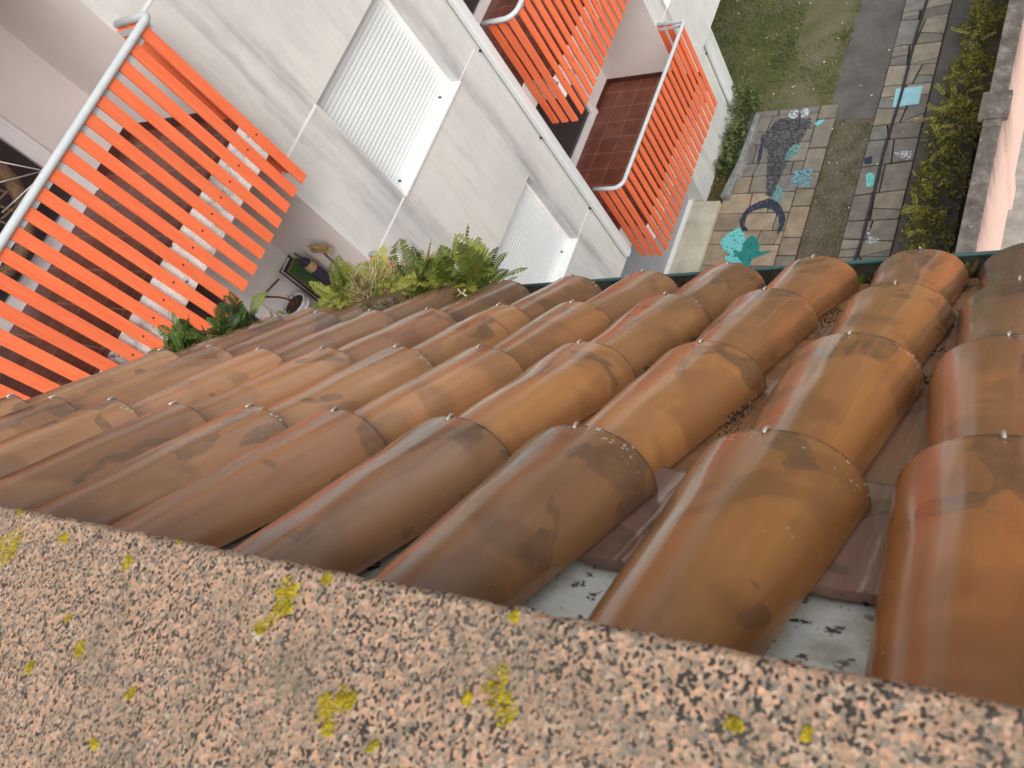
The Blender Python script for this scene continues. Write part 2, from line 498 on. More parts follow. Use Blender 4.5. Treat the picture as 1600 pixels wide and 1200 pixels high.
M['mortar'] = mat_ground("dark_joint_sand", (0.02, 0.018, 0.015), (0.04, 0.035, 0.028), (0.06, 0.05, 0.04), 6)
M['pink'] = mat_pink()
M['terra'] = simple("terracotta_paving", (0.50, 0.16, 0.055), 0.7, 0.15, 5)
M['greystrip'] = mat_ground("grey_screed", (0.20, 0.19, 0.175), (0.28, 0.26, 0.24), (0.36, 0.34, 0.31), 4)
M['black'] = simple("plain_black", (0.010, 0.010, 0.011), 0.6, 0.2)
M['cable'] = simple("dark_hose", (0.028, 0.028, 0.034), 0.45, 0.1)
M['gutter'] = simple("green_gutter", (0.055, 0.135, 0.125), 0.45, 0.12, 10)
M['deck'] = mat_ground("roof_debris", (0.012, 0.010, 0.007), (0.030, 0.024, 0.016), (0.06, 0.048, 0.03), 30, (0.16, 0.14, 0.10), 0.95, 0.66, 220)
M['flash'] = mat_flash()
M['crumb'] = mat_leaf('dirt_crumb', (0.015, 0.012, 0.008), (0.06, 0.048, 0.030), (0.34, 0.30, 0.22))
M['clip'] = simple("clip_steel", (0.52, 0.47, 0.43), 0.4, 0.25, 80, 0.5, 0.6)
M['lichen'] = simple("yellow_lichen", (0.36, 0.275, 0.018), 0.9, 0.55, 130, 0.2, 0, 0.6, 300)
M['fern'] = mat_leaf("fern_leaf", (0.028, 0.042, 0.010), (0.125, 0.165, 0.024), (0.42, 0.41, 0.075))
M['fernd'] = mat_leaf("dark_fern_leaf", (0.018, 0.035, 0.010), (0.060, 0.120, 0.020), (0.20, 0.28, 0.045))
M['shrub'] = mat_leaf("shrub_leaf", (0.04, 0.06, 0.012), (0.24, 0.25, 0.04), (0.56, 0.50, 0.10))
M['bushy'] = mat_leaf("bed_leaf", (0.020, 0.035, 0.012), (0.075, 0.110, 0.030), (0.24, 0.27, 0.10))
M['grass'] = mat_leaf("grass_blade", (0.045, 0.080, 0.014), (0.105, 0.130, 0.026), (0.25, 0.23, 0.08))
M['dry'] = mat_leaf("dry_straw", (0.42, 0.29, 0.13), (0.70, 0.52, 0.30), (0.86, 0.72, 0.46))
M['moss'] = mat_leaf("brown_moss", (0.05, 0.042, 0.015), (0.14, 0.11, 0.035), (0.30, 0.26, 0.12))
M['redleaf'] = mat_leaf("dark_red_leaf", (0.035, 0.012, 0.012), (0.085, 0.030, 0.022), (0.28, 0.24, 0.06))
M['litter'] = simple("fallen_petal", (0.62, 0.55, 0.40), 0.8, 0.3, 30)
M['wicker'] = simple("rattan", (0.17, 0.105, 0.06), 0.6, 0.35, 60, 0.3, 0, 0.5, 120)
M['potwhite'] = simple("chipped_pot", (0.50, 0.52, 0.53), 0.5, 0.2, 20)
M['potsoil'] = simple("pot_soil", (0.055, 0.038, 0.026), 0.9, 0.4, 60, 0.2, 0, 0.8, 90)
M['bristle'] = simple("broom_bristle", (0.36, 0.26, 0.12), 0.9, 0.3, 90, 0.2, 0, 0.8, 200)
M['stick'] = simple("dark_stick", (0.04, 0.03, 0.028), 0.5, 0.2)
M['rust'] = simple("rusty_iron", (0.16, 0.07, 0.04), 0.7, 0.3, 40)
M['purple'] = simple("purple_canvas", (0.028, 0.018, 0.040), 0.8, 0.15)
M['yellow'] = simple("yellow_canvas", (0.20, 0.15, 0.03), 0.8, 0.15)
M['green'] = simple("green_canvas", (0.035, 0.075, 0.025), 0.8, 0.15)
M['pnavy'] = mat_paint("navy_paint", (0.022, 0.026, 0.040), (0.055, 0.057, 0.064), 0.52, (0.22, 0.24, 0.27))
M['pdark'] = mat_paint("ink_paint", (0.018, 0.022, 0.042), (0.035, 0.042, 0.070), 0.45)
M['pteal'] = mat_paint("teal_paint", (0.012, 0.16, 0.145), (0.02, 0.22, 0.20), 0.43)
M['pcyan'] = mat_paint("cyan_paint", (0.12, 0.50, 0.50), (0.16, 0.50, 0.50), 0.46)
M['pblue'] = mat_paint("pale_blue_paint", (0.14, 0.33, 0.42), (0.14, 0.32, 0.36), 0.54)
M['psky'] = mat_paint("sky_blue_paint", (0.25, 0.50, 0.58), (0.33, 0.58, 0.66), 0.28)
M['pwhite'] = mat_paint("white_paint", (0.50, 0.58, 0.62), (0.50, 0.54, 0.56), 0.54)
M['faint'] = mat_paint("faint_teal_paint", (0.09, 0.22, 0.22), (0.14, 0.30, 0.30), 0.50)

# ------------------------------------------------------------------ ground
def sheet(name, poly, z, mat):
    b = MB(); b.face([(x, y, z) for x, y in poly]); o = b.build(name, mat)
    o["kind"] = 'structure'; return o

def rect(x0, x1, y0, y1): return [(x0, y0), (x1, y0), (x1, y1), (x0, y1)]
sheet("ground", rect(-120, 120, -120, 160), 0.0, M['soil'])
sheet("lawn", rect(-16, -4.46, 10.42, 40), 0.004, M['lawn'])
sheet("asphalt_strip", [(-4.46, 10.06), (-3.66, 10.06), (-3.66, 40), (-4.46, 40)], 0.008, M['asphalt'])
sheet("gravel_strip", rect(-4.28, -3.66, 2.0, 10.06), 0.006, M['gravel'])
sheet("side_strip", rect(-2.89, -1.70, 2.0, 40), 0.004, M['asphalt'])
sheet("grey_path", rect(-1.50, -1.19, 2.0, 40), 0.006, M['greystrip'])
b = MB()
for i in range(0, 24):
    for j in range(0, 60):
        x = -1.185 + i * 0.305; y = 2 + j * 0.305
        b.box((x, y, 0.0), (x + 0.295, y + 0.295, 0.02))
tag(b.build("terracotta_paving", M['terra'], bevel=0.004), kind='structure')

def slabs(b, quads, z, th, cols, gap):
    for q in quads:
        cx = sum(p[0] for p in q) / len(q); cy = sum(p[1] for p in q) / len(q)
        pts = []
        for x, y in q:
            d = math.hypot(x - cx, y - cy)
            k = max(0.1, 1 - gap / d)
            pts.append((cx + (x - cx) * k, cy + (y - cy) * k))
        b.col = random.choice(cols)
        j = random.uniform(0.85, 1.12); b.col = tuple(c * j for c in b.col)
        dz = random.uniform(0, 0.006)
        b.prism(pts, z, z + th + dz)

# paved court with the painting
sheet("court_bed", rect(-5.86, -4.28, 2.0, 10.42), 0.004, M['mortar'])
b = MB()
warm = [(0.27, 0.21, 0.145), (0.30, 0.24, 0.17), (0.24, 0.195, 0.145), (0.21, 0.185, 0.15), (0.33, 0.26, 0.18)]
cool = [(0.17, 0.155, 0.135), (0.20, 0.18, 0.155), (0.16, 0.15, 0.14)]
quads = []; cols_for = []
y = 2.05
while y < 10.35:
    h = random.choice([0.28, 0.36, 0.42])
    y1 = min(y + h, 10.40)
    xs = [-5.84]
    while xs[-1] < -4.75:
        xs.append(xs[-1] + random.choice([0.32, 0.42, 0.52]))
    xs = [x for x in xs if x < -4.62] + [-4.60]
    jj = [random.uniform(-0.03, 0.03) for _ in xs]
    for i in range(len(xs) - 1):
        quads.append(([(xs[i] + jj[i] * (0 < i), y), (xs[i + 1] + jj[i + 1] * (i + 1 < len(xs) - 1), y), (xs[i + 1] - jj[i + 1] * (i + 1 < len(xs) - 1), y1), (xs[i] - jj[i] * (0 < i), y1)], y))
    y = y1
y = 2.0
while y < 10.3:
    h = random.choice([0.35, 0.5, 0.62]); y1 = min(y + h, 10.40)
    quads.append(([(-4.60, y), (-4.29, y), (-4.29, y1), (-4.60, y1)], y)); y = y1
for q, yy in quads:
    cols = warm if yy < 8.6 + random.uniform(-0.5, 0.5) else cool + [warm[3]]
    slabs(b, [q], 0.004, 0.035, cols, 0.016)
tag(b.build("paved_court", M['stone'], bevel=0.004), kind='structure')

# crazy-paved path
sheet("path_bed", rect(-3.66, -2.89, 2.0, 40), 0.005, M['mortar'])
b = MB()
greyc = [(0.20, 0.18, 0.15), (0.23, 0.21, 0.175), (0.18, 0.165, 0.145), (0.26, 0.23, 0.18), (0.165, 0.16, 0.15), (0.19, 0.19, 0.17)]
y = 2.0
x0, x1 = -3.655, -2.895
sk0 = sk1 = 0.0
while y < 24:
    h = random.choice([0.26, 0.34, 0.44, 0.55])
    n0 = random.uniform(-0.07, 0.07); n1 = random.uniform(-0.07, 0.07)
    a, bq, c, d = (x0, y + sk0), (x1, y + sk1), (x1, y + h + n1), (x0, y + h + n0)
    typ = random.random()
    def lp(p, q, t): return (p[0] + (q[0] - p[0]) * t, p[1] + (q[1] - p[1]) * t)
    t0 = random.uniform(0.35, 0.6); t1 = t0 + random.uniform(-0.12, 0.12)
    m0 = lp(a, bq, t0); m1 = lp(d, c, t1)
    if typ < 0.35:
        qs = [[a, m0, m1, d], [m0, bq, c, m1]]
    elif typ < 0.6:
        mm = lp(m0, m1, random.uniform(0.4, 0.6)); rr = lp(bq, c, random.uniform(0.3, 0.7))
        qs = [[a, m0, mm, m1, d], [m0, bq, rr, mm], [mm, rr, c, m1]]
    elif typ < 0.8:
        mm = lp(m0, m1, 0.5); ll = lp(a, d, random.uniform(0.3, 0.7)); rr = lp(bq, c, random.uniform(0.2, 0.5))
        qs = [[a, m0, mm, ll], [ll, mm, m1, d], [m0, bq, rr], [m0, rr, c, m1, mm]]
    else:
        qs = [[a, bq, c, d]] if h < 0.4 else [[a, m0, m1, d], [m0, bq, c, m1]]
    slabs(b, qs, 0.005, 0.035, greyc, 0.020)
    y += h; sk0, sk1 = n0, n1
tag(b.build("flagstone_path", M['stone'], bevel=0.004), kind='structure')

# ------------------------------------------------------------------ paint on the paving
def paint(mb_polys, name, mat, parent, z=0.050, rag=0.012, soft=True):
    b = MB()
    for k, poly in enumerate(mb_polys):
        bm = bmesh.new()
        n = len(poly)
        # soften the outline with a closed Catmull-Rom pass
        pts = []
        for i in range(n):
            p0, p1, p2, p3 = [Vector((*poly[(i + j - 1) % n], 0)) for j in range(4)]
            for t in (0.0, 0.125, 0.25, 0.375, 0.5, 0.625, 0.75, 0.875):
                q = p1 + (p2 - p1) * t if not soft else 0.5 * ((2 * p1) + (p2 - p0) * t + (2 * p0 - 5 * p1 + 4 * p2 - p3) * t * t + (3 * p1 - p0 - 3 * p2 + p3) * t ** 3)
                nn_ = mnoise.noise(Vector((q.x * 14, q.y * 14, k)))
                n2_ = mnoise.noise(Vector((q.x * 40, q.y * 40, k + 5)))
                pts.append((q.x + nn_ * rag + n2_ * rag * 0.8, q.y + nn_ * rag - n2_ * rag * 0.8))
        vs_ = [bm.verts.new((x, y, z + 0.001 * k)) for x, y in pts]
        f = bm.faces.new(vs_)
        if f.normal.z < 0: f.normal_flip()
        res = bmesh.ops.triangulate(bm, faces=[f])
        for f in bm.faces:
            f.normal_update()
            vv = [tuple(v.co) for v in f.verts]
            if f.normal.z < 0: vv.reverse()
            b.face(vv)
        bm.free()
    return b.build(name, mat, parent)

whale = root("painted_whale", (-5.0, 9.2, 0.05), "dark navy whale painted on the paving, speckled white with a curved tail fluke", "mural")
paint([[(-5.511, 9.729), (-5.381, 9.946), (-5.283, 10.166), (-4.921, 10.163), (-4.662, 10.059), (-4.719, 9.804), (-4.767, 9.513), (-4.874, 9.229), (-4.932, 8.872), (-4.961, 8.516), (-5.065, 8.521), (-5.172, 8.885), (-5.3, 9.446)]], "body", M['pnavy'], whale, 0.050, 0.035)
paint([[(-5.422, 9.269), (-5.461, 9.535), (-5.442, 9.761), (-5.374, 9.377), (-5.387, 9.192)]], "side_fin", M['pdark'], whale, 0.052)
paint([[(-5.405, 7.999), (-5.335, 8.245), (-5.162, 8.382), (-4.997, 8.429), (-4.829, 8.336), (-4.645, 8.055), (-4.624, 7.85), (-4.703, 7.716), (-4.72, 7.954), (-4.843, 8.162), (-5.007, 8.236), (-5.176, 8.206), (-5.297, 8.103), (-5.325, 7.928), (-5.223, 7.822), (-5.238, 7.77), (-5.346, 7.858)]], "tail_fluke", M['pdark'], whale)
paint([[(-4.952, 9.308), (-4.866, 9.559), (-4.723, 9.51), (-4.741, 9.401), (-4.874, 9.229)]], "flipper", M['faint'], whale, 0.053)
paint([[(-4.609, 10.016), (-4.465, 10.074), (-4.498, 9.967), (-4.577, 9.938)]], "flipper", M['pcyan'], whale, 0.053)
paint([[(-5.108, 10.319), (-4.974, 10.322), (-4.962, 10.149), (-5.09, 10.183)]], "water_spout", M['pwhite'], whale, 0.053)
paint([[(-4.90, 10.34), (-4.78, 10.33), (-4.79, 10.17), (-4.88, 10.19)]], "water_spout", M['pwhite'], whale, 0.053)
turtle = root("painted_turtle", (-5.15, 7.4, 0.05), "teal star-shaped sea creature painted on the paving beside a cyan block", "mural")
paint([[(-5.208, 7.546), (-5.098, 7.683), (-4.937, 7.513), (-4.90, 7.37), (-4.70, 7.385), (-4.74, 7.34), (-4.90, 7.26), (-4.973, 7.21), (-4.987, 7.044), (-5.05, 7.04), (-5.114, 7.141), (-5.25, 7.25), (-5.35, 7.38), (-5.20, 7.36)]], "body", M['pteal'], turtle, 0.055)
paint([[(-5.623, 7.58), (-5.402, 7.824), (-5.274, 7.736), (-5.21, 7.60), (-5.253, 7.273), (-5.449, 7.339)]], "colour_block", M['pcyan'], turtle)
paint([[(-5.46, 7.27), (-5.165, 7.274), (-5.104, 7.158), (-5.368, 7.152)]], "colour_block", M['pcyan'], turtle)
tag(paint([[(-4.732, 9.003), (-4.414, 9.036), (-4.395, 8.65), (-4.713, 8.682)]], "painted_slab", M['pblue'], None, 0.047, 0.02, False), "faded blue speckled paint patch on the court paving by the gravel strip", "paint mark")
tag(paint([[(-5.02, 8.62), (-4.86, 8.70), (-4.80, 8.40), (-4.90, 8.34)]], "paint_patch", M['faint'], None, 0.047), "faint teal paint smear just above the whale's tail fluke", "paint mark")
tag(paint([[(-3.425, 10.598), (-3.028, 10.6), (-3.021, 10.226), (-3.411, 10.206)]], "painted_flagstone", M['psky'], None, 0.050, 0.008, False), "flagstone painted sky blue on the path under the dark hose", "paint mark")
tag(paint([[(-3.539, 8.86), (-3.428, 8.853), (-3.401, 8.633), (-3.494, 8.637)]], "paint_patch", M['pcyan'], None), "small cyan paint blot beside the hose on the flagstone path", "paint mark")
tag(paint([[(-3.632, 9.191), (-3.521, 9.194), (-3.52, 9.059), (-3.617, 9.077)]], "paint_patch", M['pdark'], None), "small round blue paint blot at the left edge of the flagstone path", "paint mark")
tag(paint([[(-3.301, 7.799), (-3.264, 7.778), (-3.246, 7.66), (-3.111, 7.612), (-3.115, 7.551), (-3.273, 7.54)]], "paint_patch", M['pwhite'], None), "L shaped white paint splash on the flagstone path near the tiled roof", "paint mark")
tag(paint([[(-3.20, 9.25), (-2.98, 9.27), (-2.95, 9.12), (-3.02, 9.10)]], "paint_patch", M['pwhite'], None), "pale white paint drips on a flagstone beside the hedge", "paint mark")

# hose lying on the path
b = MB()
hp = [(-3.29, 14.5), (-3.295, 13.5), (-3.298, 12.595), (-3.316, 11.655), (-3.325, 10.751), (-3.326, 10.113), (-3.336, 9.676), (-3.356, 9.159), (-3.354, 8.479), (-3.333, 7.591), (-3.378, 7.1), (-3.41, 6.0), (-3.36, 5.0)]
pts = []
for i in range(len(hp) - 1):
    for t in (0, .25, .5, .75):
        x = hp[i][0] + (hp[i + 1][0] - hp[i][0]) * t; yv = hp[i][1] + (hp[i + 1][1] - hp[i][1]) * t
        pts.append((x + 0.008 * math.sin(yv * 3.1), yv, 0.072))
b.tube(pts, 0.022, 8)
tag(b.build("garden_hose", M['cable']), "dark hose running along the middle of the flagstone path", "hose")

# ------------------------------------------------------------------ garden wall on the right
gw = root("garden_wall", (-1.6, 8.0, 0.0), "pink rendered garden wall with sooty concrete coping and a square pillar", "wall")
zt = K - 9.0
b = MB(); b.box((-1.68, 2.0, 0.0), (-1.50, 8.14, zt - 0.06)); b.box((-1.68, 8.50, 0.0), (-1.50, 30, zt - 0.06))
b.build("rendered_wall", M['pink'], gw)
b = MB()
yy = 2.0
while yy < 30:
    y2 = yy + 1.2
    for a0, a1 in ((yy, min(y2, 8.12)), (max(yy, 8.55), y2)):
        if a1 - a0 > 0.05: b.box((-1.70, a0 + 0.002, zt - 0.06), (-1.495, a1 - 0.002, zt + random.uniform(-0.003, 0.003)))
    yy = y2
b.build("coping", M['concrete'], gw, bevel=0.008)
b = MB(); b.box((-1.73, 8.14, 0.0), (-1.455, 8.50, zt - 0.05)); b.build("pillar", M['pink'], gw)
b = MB(); b.box((-1.765, 8.12, zt - 0.05), (-1.435, 8.55, zt + 0.03)); b.build("pillar_cap", M['concrete'], gw, bevel=0.01)
# plain black sheet filling the gap behind the wall
b = MB()
n = 60
vs_ = []
for i in range(n):
    yv = 2 + i * 0.14
    for j in range(5):
        x = -1.70 - j * 0.10; z = 0.9 * (1 - j / 4.0) ** 1.5 + 0.03 + 0.03 * mnoise.noise(Vector((x * 6, yv * 3, 0)))
        vs_.append((x + 0.02 * mnoise.noise(Vector((yv * 2.5, j, 4))), yv, z))
fs = [(i * 5 + j, i * 5 + j + 1, (i + 1) * 5 + j + 1, (i + 1) * 5 + j) for i in range(n - 1) for j in range(4)]
b.idx(vs_, fs)
o = b.build("gap_sheet", M['black']); sm = o.modifiers.new("s", 'SOLIDIFY'); sm.thickness = 0.006
tag(o, "black sheet hanging in the gap between hedge and pink wall", "membrane")

# ------------------------------------------------------------------ apartment building
FX = -5.7
def Z(z): return z + K
ab = root("apartment_building", (FX, 5.0, 0.0), "white apartment building with roller shutters and orange slatted balconies", "building")
floors1 = [0.24, -2.52, -5.28]
floors2 = [0.22, -2.54, -5.30, -8.06]
ops = []          # (y0,y1,z0,z1)
for F in floors1: ops.append((0.02, 2.87, F, F + 2.43, 'l'))
for F in floors2: ops.append((5.765, 8.615, F, F + 2.43, 'l'))
wins = []
for y0 in (3.645, 9.06):
    for s in (-1.73, -4.49, -7.255):
        wins.append((y0, y0 + 1.435, s, s + 1.285))
for wv in wins: ops.append((*wv, 'w'))
ZB, ZT = -8.46, 3.3
ys = sorted({-4.0, 14.0, *[o[0] for o in ops], *[o[1] for o in ops]})
zs = sorted({ZB, ZT, *[o[2] for o in ops], *[o[3] for o in ops]})
b = MB()
for i in range(len(ys) - 1):
    for j in range(len(zs) - 1):
        cy = (ys[i] + ys[i + 1]) / 2; cz = (zs[j] + zs[j + 1]) / 2
        if any(o[0] < cy < o[1] and o[2] < cz < o[3] for o in ops): continue
        b.face([(FX, ys[i], Z(zs[j])), (FX, ys[i + 1], Z(zs[j])), (FX, ys[i + 1], Z(zs[j + 1])), (FX, ys[i], Z(zs[j + 1]))])
# window reveals
RD = 0.16
for y0, y1, z0, z1 in wins:
    xa, xb = FX, FX - RD
    b.face([(xa, y0, Z(z0)), (xb, y0, Z(z0)), (xb, y0, Z(z1)), (xa, y0, Z(z1))][::-1])
    b.face([(xa, y1, Z(z0)), (xb, y1, Z(z0)), (xb, y1, Z(z1)), (xa, y1, Z(z1))])
    b.face([(xa, y0, Z(z1)), (xb, y0, Z(z1)), (xb, y1, Z(z1)), (xa, y1, Z(z1))][::-1])
    b.face([(xa, y0, Z(z0)), (xb, y0, Z(z0)), (xb, y1, Z(z0)), (xa, y1, Z(z0))])
    b.face([(xb, y0, Z(z0)), (xb, y1, Z(z0)), (xb, y1, Z(z1)), (xb, y0, Z(z1))])
# sides, back, top, underside
XBk = -14.0
b.face([(FX, -4, Z(ZB)), (FX, -4, Z(ZT)), (XBk, -4, Z(ZT)), (XBk, -4, Z(ZB))])
b.face([(FX, 14, Z(ZB)), (XBk, 14, Z(ZB)), (XBk, 14, Z(ZT)), (FX, 14, Z(ZT))])
b.face([(XBk, -4, 0), (XBk, -4, Z(ZT)), (XBk, 14, Z(ZT)), (XBk, 14, 0)])
b.face([(FX, -4, Z(ZT)), (FX, 14, Z(ZT)), (XBk, 14, Z(ZT)), (XBk, -4, Z(ZT))])
b.build("facade", M['wall'], ab)
b = MB(); b.face([(FX, -4, Z(ZB)), (XBk, -4, Z(ZB)), (XBk, 14, Z(ZB)), (FX, 14, Z(ZB))]); b.build("soffit", M['soffit'], ab)
# ground storey, set back
b = MB()
GX, DX = -6.15, -6.42
b.box((GX - 0.2, 8.39, 0), (GX, 10.74, Z(ZB) - 0.002)); b.box((GX - 3, 10.54, 0), (GX - 0.2, 10.74, Z(ZB) - 0.002))
b.box((DX - 0.2, 8.39, 0), (GX - 0.2, 8.59, Z(ZB) - 0.002))
b.box((GX - 0.2, -4, 0), (GX, 5.6, Z(ZB) - 0.002))
b.build("ground_storey_wall", M['wall'], ab)
b = MB(); b.box((DX - 0.08, 5.6, 0.12), (DX, 8.39, Z(ZB) - 0.002)); b.build("entrance_door", M['grey_door'], ab)
b = MB(); b.box((DX, 5.6, 0.0), (DX + 0.07, 8.39, 0.15)); b.build("threshold", M['sill'], ab)
b = MB(); b.box((DX + 0.07, 4.0, 0.0), (-5.84, 8.37, 0.12)); b.build("porch_step", M['cream'], ab, bevel=0.01)

# windows
for k, (y0, y1, z0, z1) in enumerate(wins):
    X = FX - RD
    b = MB()
    fw = 0.045
    b.box((X + 0.002, y0, Z(z0)), (X + 0.06, y0 + 0.02, Z(z1)))
    b.box((X + 0.002, y1 - fw, Z(z0)), (X + 0.06, y1, Z(z1)))
    b.box((X + 0.002, y0 + 0.02, Z(z1) - 0.03), (X + 0.06, y1 - fw, Z(z1)))
    wf = b.build("window", M['frame'], ab, bevel=0.003)
    # roller shutter: rounded horizontal laths
    b = MB()
    p = 0.047; zz = z0 + 0.09; n = int((z1 - 0.03 - zz) / p)
    ya, yb = y0 + 0.02, y1 - fw
    prof = [(0.014, zz - 0.07), (0.024, zz - 0.068), (0.024, zz - 0.004)]
    for i in range(n):
        for t in range(6):
            a = math.pi * t / 5
            prof.append((0.016 + 0.0042 * math.sin(a), zz + i * p + p * t / 5 * 0.94 + 0.001))
    prof.append((0.012, z1 - 0.03))
    for i in range(len(prof) - 1):
        (xa, za), (xb_, zb_) = prof[i], prof[i + 1]
        b.face([(X + xa, ya, Z(za)), (X + xa, yb, Z(za)), (X + xb_, yb, Z(zb_)), (X + xb_, ya, Z(zb_))], smooth=False)
    sh = b.build("shutter", M['shutter'], wf)
    for yy in (y0 + 0.16, y1 - 0.22):
        b = MB(); b.tube([(X + 0.023, yy, Z(z0 + 0.055)), (X + 0.05, yy, Z(z0 + 0.055))], 0.010, 8)
        b.build("shutter_stop", M['bolt'], wf)
    b = MB(); b.box((X + 0.003, y0 - 0.0, Z(z0) + 0.001), (FX + 0.022, y1 + 0.006, Z(z0) + 0.028))
    b.box((X + 0.003, y0 + 0.02, Z(z0) + 0.028), (X + 0.075, y1 - 0.0, Z(z0) + 0.04))
    b.build("sill", M['sill'], wf, bevel=0.004)

# thin raised joints between the render panels
b = MB()
def joint(y0, y1, z, t=0.011):
    b = MB(); b.box((FX + 0.0015, y0, Z(z) - t), (FX + 0.004, y1, Z(z) + t)); b.build("render_joint", M['joint'], ab)
for s in (-1.73, -4.47, -7.24):
    joint(2.89, 3.63, s); joint(5.10, 5.52, s, 0.007); joint(8.63, 9.05, s)
for s in (-0.445, -3.205, -5.97):
    joint(2.89, 3.63, s, 0.012); joint(8.63, 9.05, s)

# downpipes
def downpipe(x, y, w_, z0, z1, rot=0):
    b = MB(); b.box((x + 0.018, y - w_ / 2, Z(z0)), (x + 0.10, y + w_ / 2, Z(z1)))
    o = b.build("downpipe", M['white'], ab, bevel=0.018)
    zz = z1 - 0.8
    while zz > z0 + 0.2:
        b = MB(); b.box((x - 0.003, y - w_ / 2 - 0.012, Z(zz)), (x + 0.025, y - w_ / 2 + 0.002, Z(zz) + 0.025)); b.build("pipe_bracket", M['bolt'], o); zz -= 1.35
downpipe(FX + 0.004, 5.625, 0.12, -8.36, 3.0)
downpipe(GX + 0.004, 10.36, 0.16, -10.62, -8.47)

# loggias with balconies
def loggia(y0, y1, F, partial=False, door=(0.30, 1.98), far_wall=0.585):
    XW = -6.88
    H_ = 2.43
    b = MB()
    zf, zc = Z(F), Z(F + H_)
    b.face([(FX, y1, zf), (XW, y1, zf), (XW, y1, zc), (FX, y1, zc)])           # side, faces -y
    b.face([(FX, y0, zf), (FX, y0, zc), (XW, y0, zc), (XW, y0, zf)])
    dy0, dy1 = y0 + 0.35, y1 - far_wall
    dz1 = zf + 2.12
    b.face([(XW, dy1, zf), (XW, y1, zf), (XW, y1, zc), (XW, dy1, zc)])
    b.face([(XW, y0, zf), (XW, dy0, zf), (XW, dy0, zc), (XW, y0, zc)])
    b.face([(XW, dy0, dz1), (XW, dy1, dz1), (XW, dy1, zc), (XW, dy0, zc)])
    b.face([(FX, y0, zc), (FX, y1, zc), (XW, y1, zc), (XW, y0, zc)])
    lg = b.build("loggia_wall", M['interior'], ab)
    # door
    b = MB()
    b.box((XW - 0.06, dy1 - 0.13, zf), (XW + 0.012, dy1 + 0.0, dz1)); b.box((XW - 0.06, dy0, zf), (XW + 0.012, dy0 + 0.06, dz1))
    b.box((XW - 0.06, dy0 + 0.06, dz1 - 0.06), (XW + 0.012, dy1 - 0.13, dz1))
    b.box((XW - 0.06, dy0 + 0.06, zf), (XW + 0.013, dy1 - 0.13, zf + 0.125))
    b.box((XW + 0.012, dy1 - 0.03, zf), (XW + 0.030, dy1 - 0.001, dz1))
    ym = (dy0 + dy1) / 2
    d = b.build("balcony_door", M['frame'], ab, bevel=0.005)
    b = MB(); b.box((XW - 0.05, dy0 + 0.05, zf + 0.09), (XW - 0.035, dy1 - 0.05, dz1 - 0.05)); b.build("pane", M['glass'], d)
    # skirting
    b = MB()
    for pa_, pb_ in (((XW, dy1 + 0.002, zf + 0.002), (XW + 0.012, y1 - 0.001, zf + 0.085)), ((XW + 0.0125, y1 - 0.012, zf + 0.002), (FX - 0.005, y1 - 0.0005, zf + 0.085)), ((XW + 0.012, y0 + 0.0005, zf + 0.002), (FX - 0.005, y0 + 0.012, zf + 0.085))):
        b = MB(); b.box(pa_, pb_); b.build("skirting", M['nosing'], ab)
    # floor and slab
    XO = -5.324
    ya, yb = y0 + 0.125, y1 - 0.02
    b = MB()
    b.face([(XW, y0, zf), (FX, y0, zf), (FX, y1, zf), (XW, y1, zf)])
    b.box((FX, ya, zf - 0.02), (XO - 0.02, yb, zf))
    b.build("balcony_floor", M['floor'], ab)
    b = MB()
    b.box((FX + 0.0015, ya, zf - 0.335), (XO, yb, zf - 0.021))
    b.build("balcony_slab", M['slab'], ab, bevel=0.006)
    b = MB(); b.box((XO - 0.0195, ya, zf - 0.0205), (XO + 0.004, yb, zf + 0.006)); b.build("floor_edge", M['nosing'], ab)
    # railing
    RT = F + 0.905
    b = MB()
    xr, r = -5.285, 0.028
    zr = Z(RT) - r
    ye, yn = y1 + 0.05, y0 + 0.06
    cr = 0.06
    pts = [(FX + 0.002, ye, zr)]
    for t in range(7):
        a = math.pi / 2 * t / 6
        pts.append((xr - cr + cr * math.sin(a), ye - cr + cr * math.cos(a), zr))
    cn = 0.13
    for t in range(7):
        a = math.pi / 2 * t / 6
        pts.append((xr - cn + cn * math.cos(a), yn + cn - cn * math.sin(a), zr))
    pts.append((FX + 0.002, yn, zr))
    b.tube(pts, r, 14)
    rl = b.build("balcony_railing", M['rail'], ab)
    # flat bars that carry the slats
    b = MB()
    for dz in (-0.075,):
        b = MB(); b.box((-5.312, yn + 0.1, Z(RT) + dz - 0.02), (-5.3015, ye - 0.03, Z(RT) + dz + 0.02))
        b.build("slat_carrier", M['rail'], rl); b = MB(); b.box((FX + 0.01, ye - 0.045, Z(RT) + dz - 0.02), (-5.3125, ye - 0.037, Z(RT) + dz + 0.02))
        b.build("slat_carrier", M['rail'], rl); b = MB(); b.box((FX + 0.01, yn + 0.034, Z(RT) + dz - 0.02), (-5.40, yn + 0.042, Z(RT) + dz + 0.02)); b.build("slat_carrier", M['rail'], rl)
    b = MB()
    ztop, zbot = Z(RT) - 0.050, Z(RT) - 1.565
    sw, pitch = 0.084, 0.1437
    yv = y1 - 0.02 - sw / 2
    while yv > y0 + 0.20:
        g = random.uniform(0.92, 1.06); b.col = (g, g, g); b.mi = 0
        e = random.uniform(-0.008, 0.008)
        b.box((-5.301, yv - sw / 2, zbot + e), (-5.281, yv + sw / 2, ztop))
        b.mi = 1
        zb_ = Z(RT) - 1.05
        b.tube([(-5.2812, yv, zb_), (-5.2785, yv, zb_)], 0.0085, 8)
        yv -= pitch
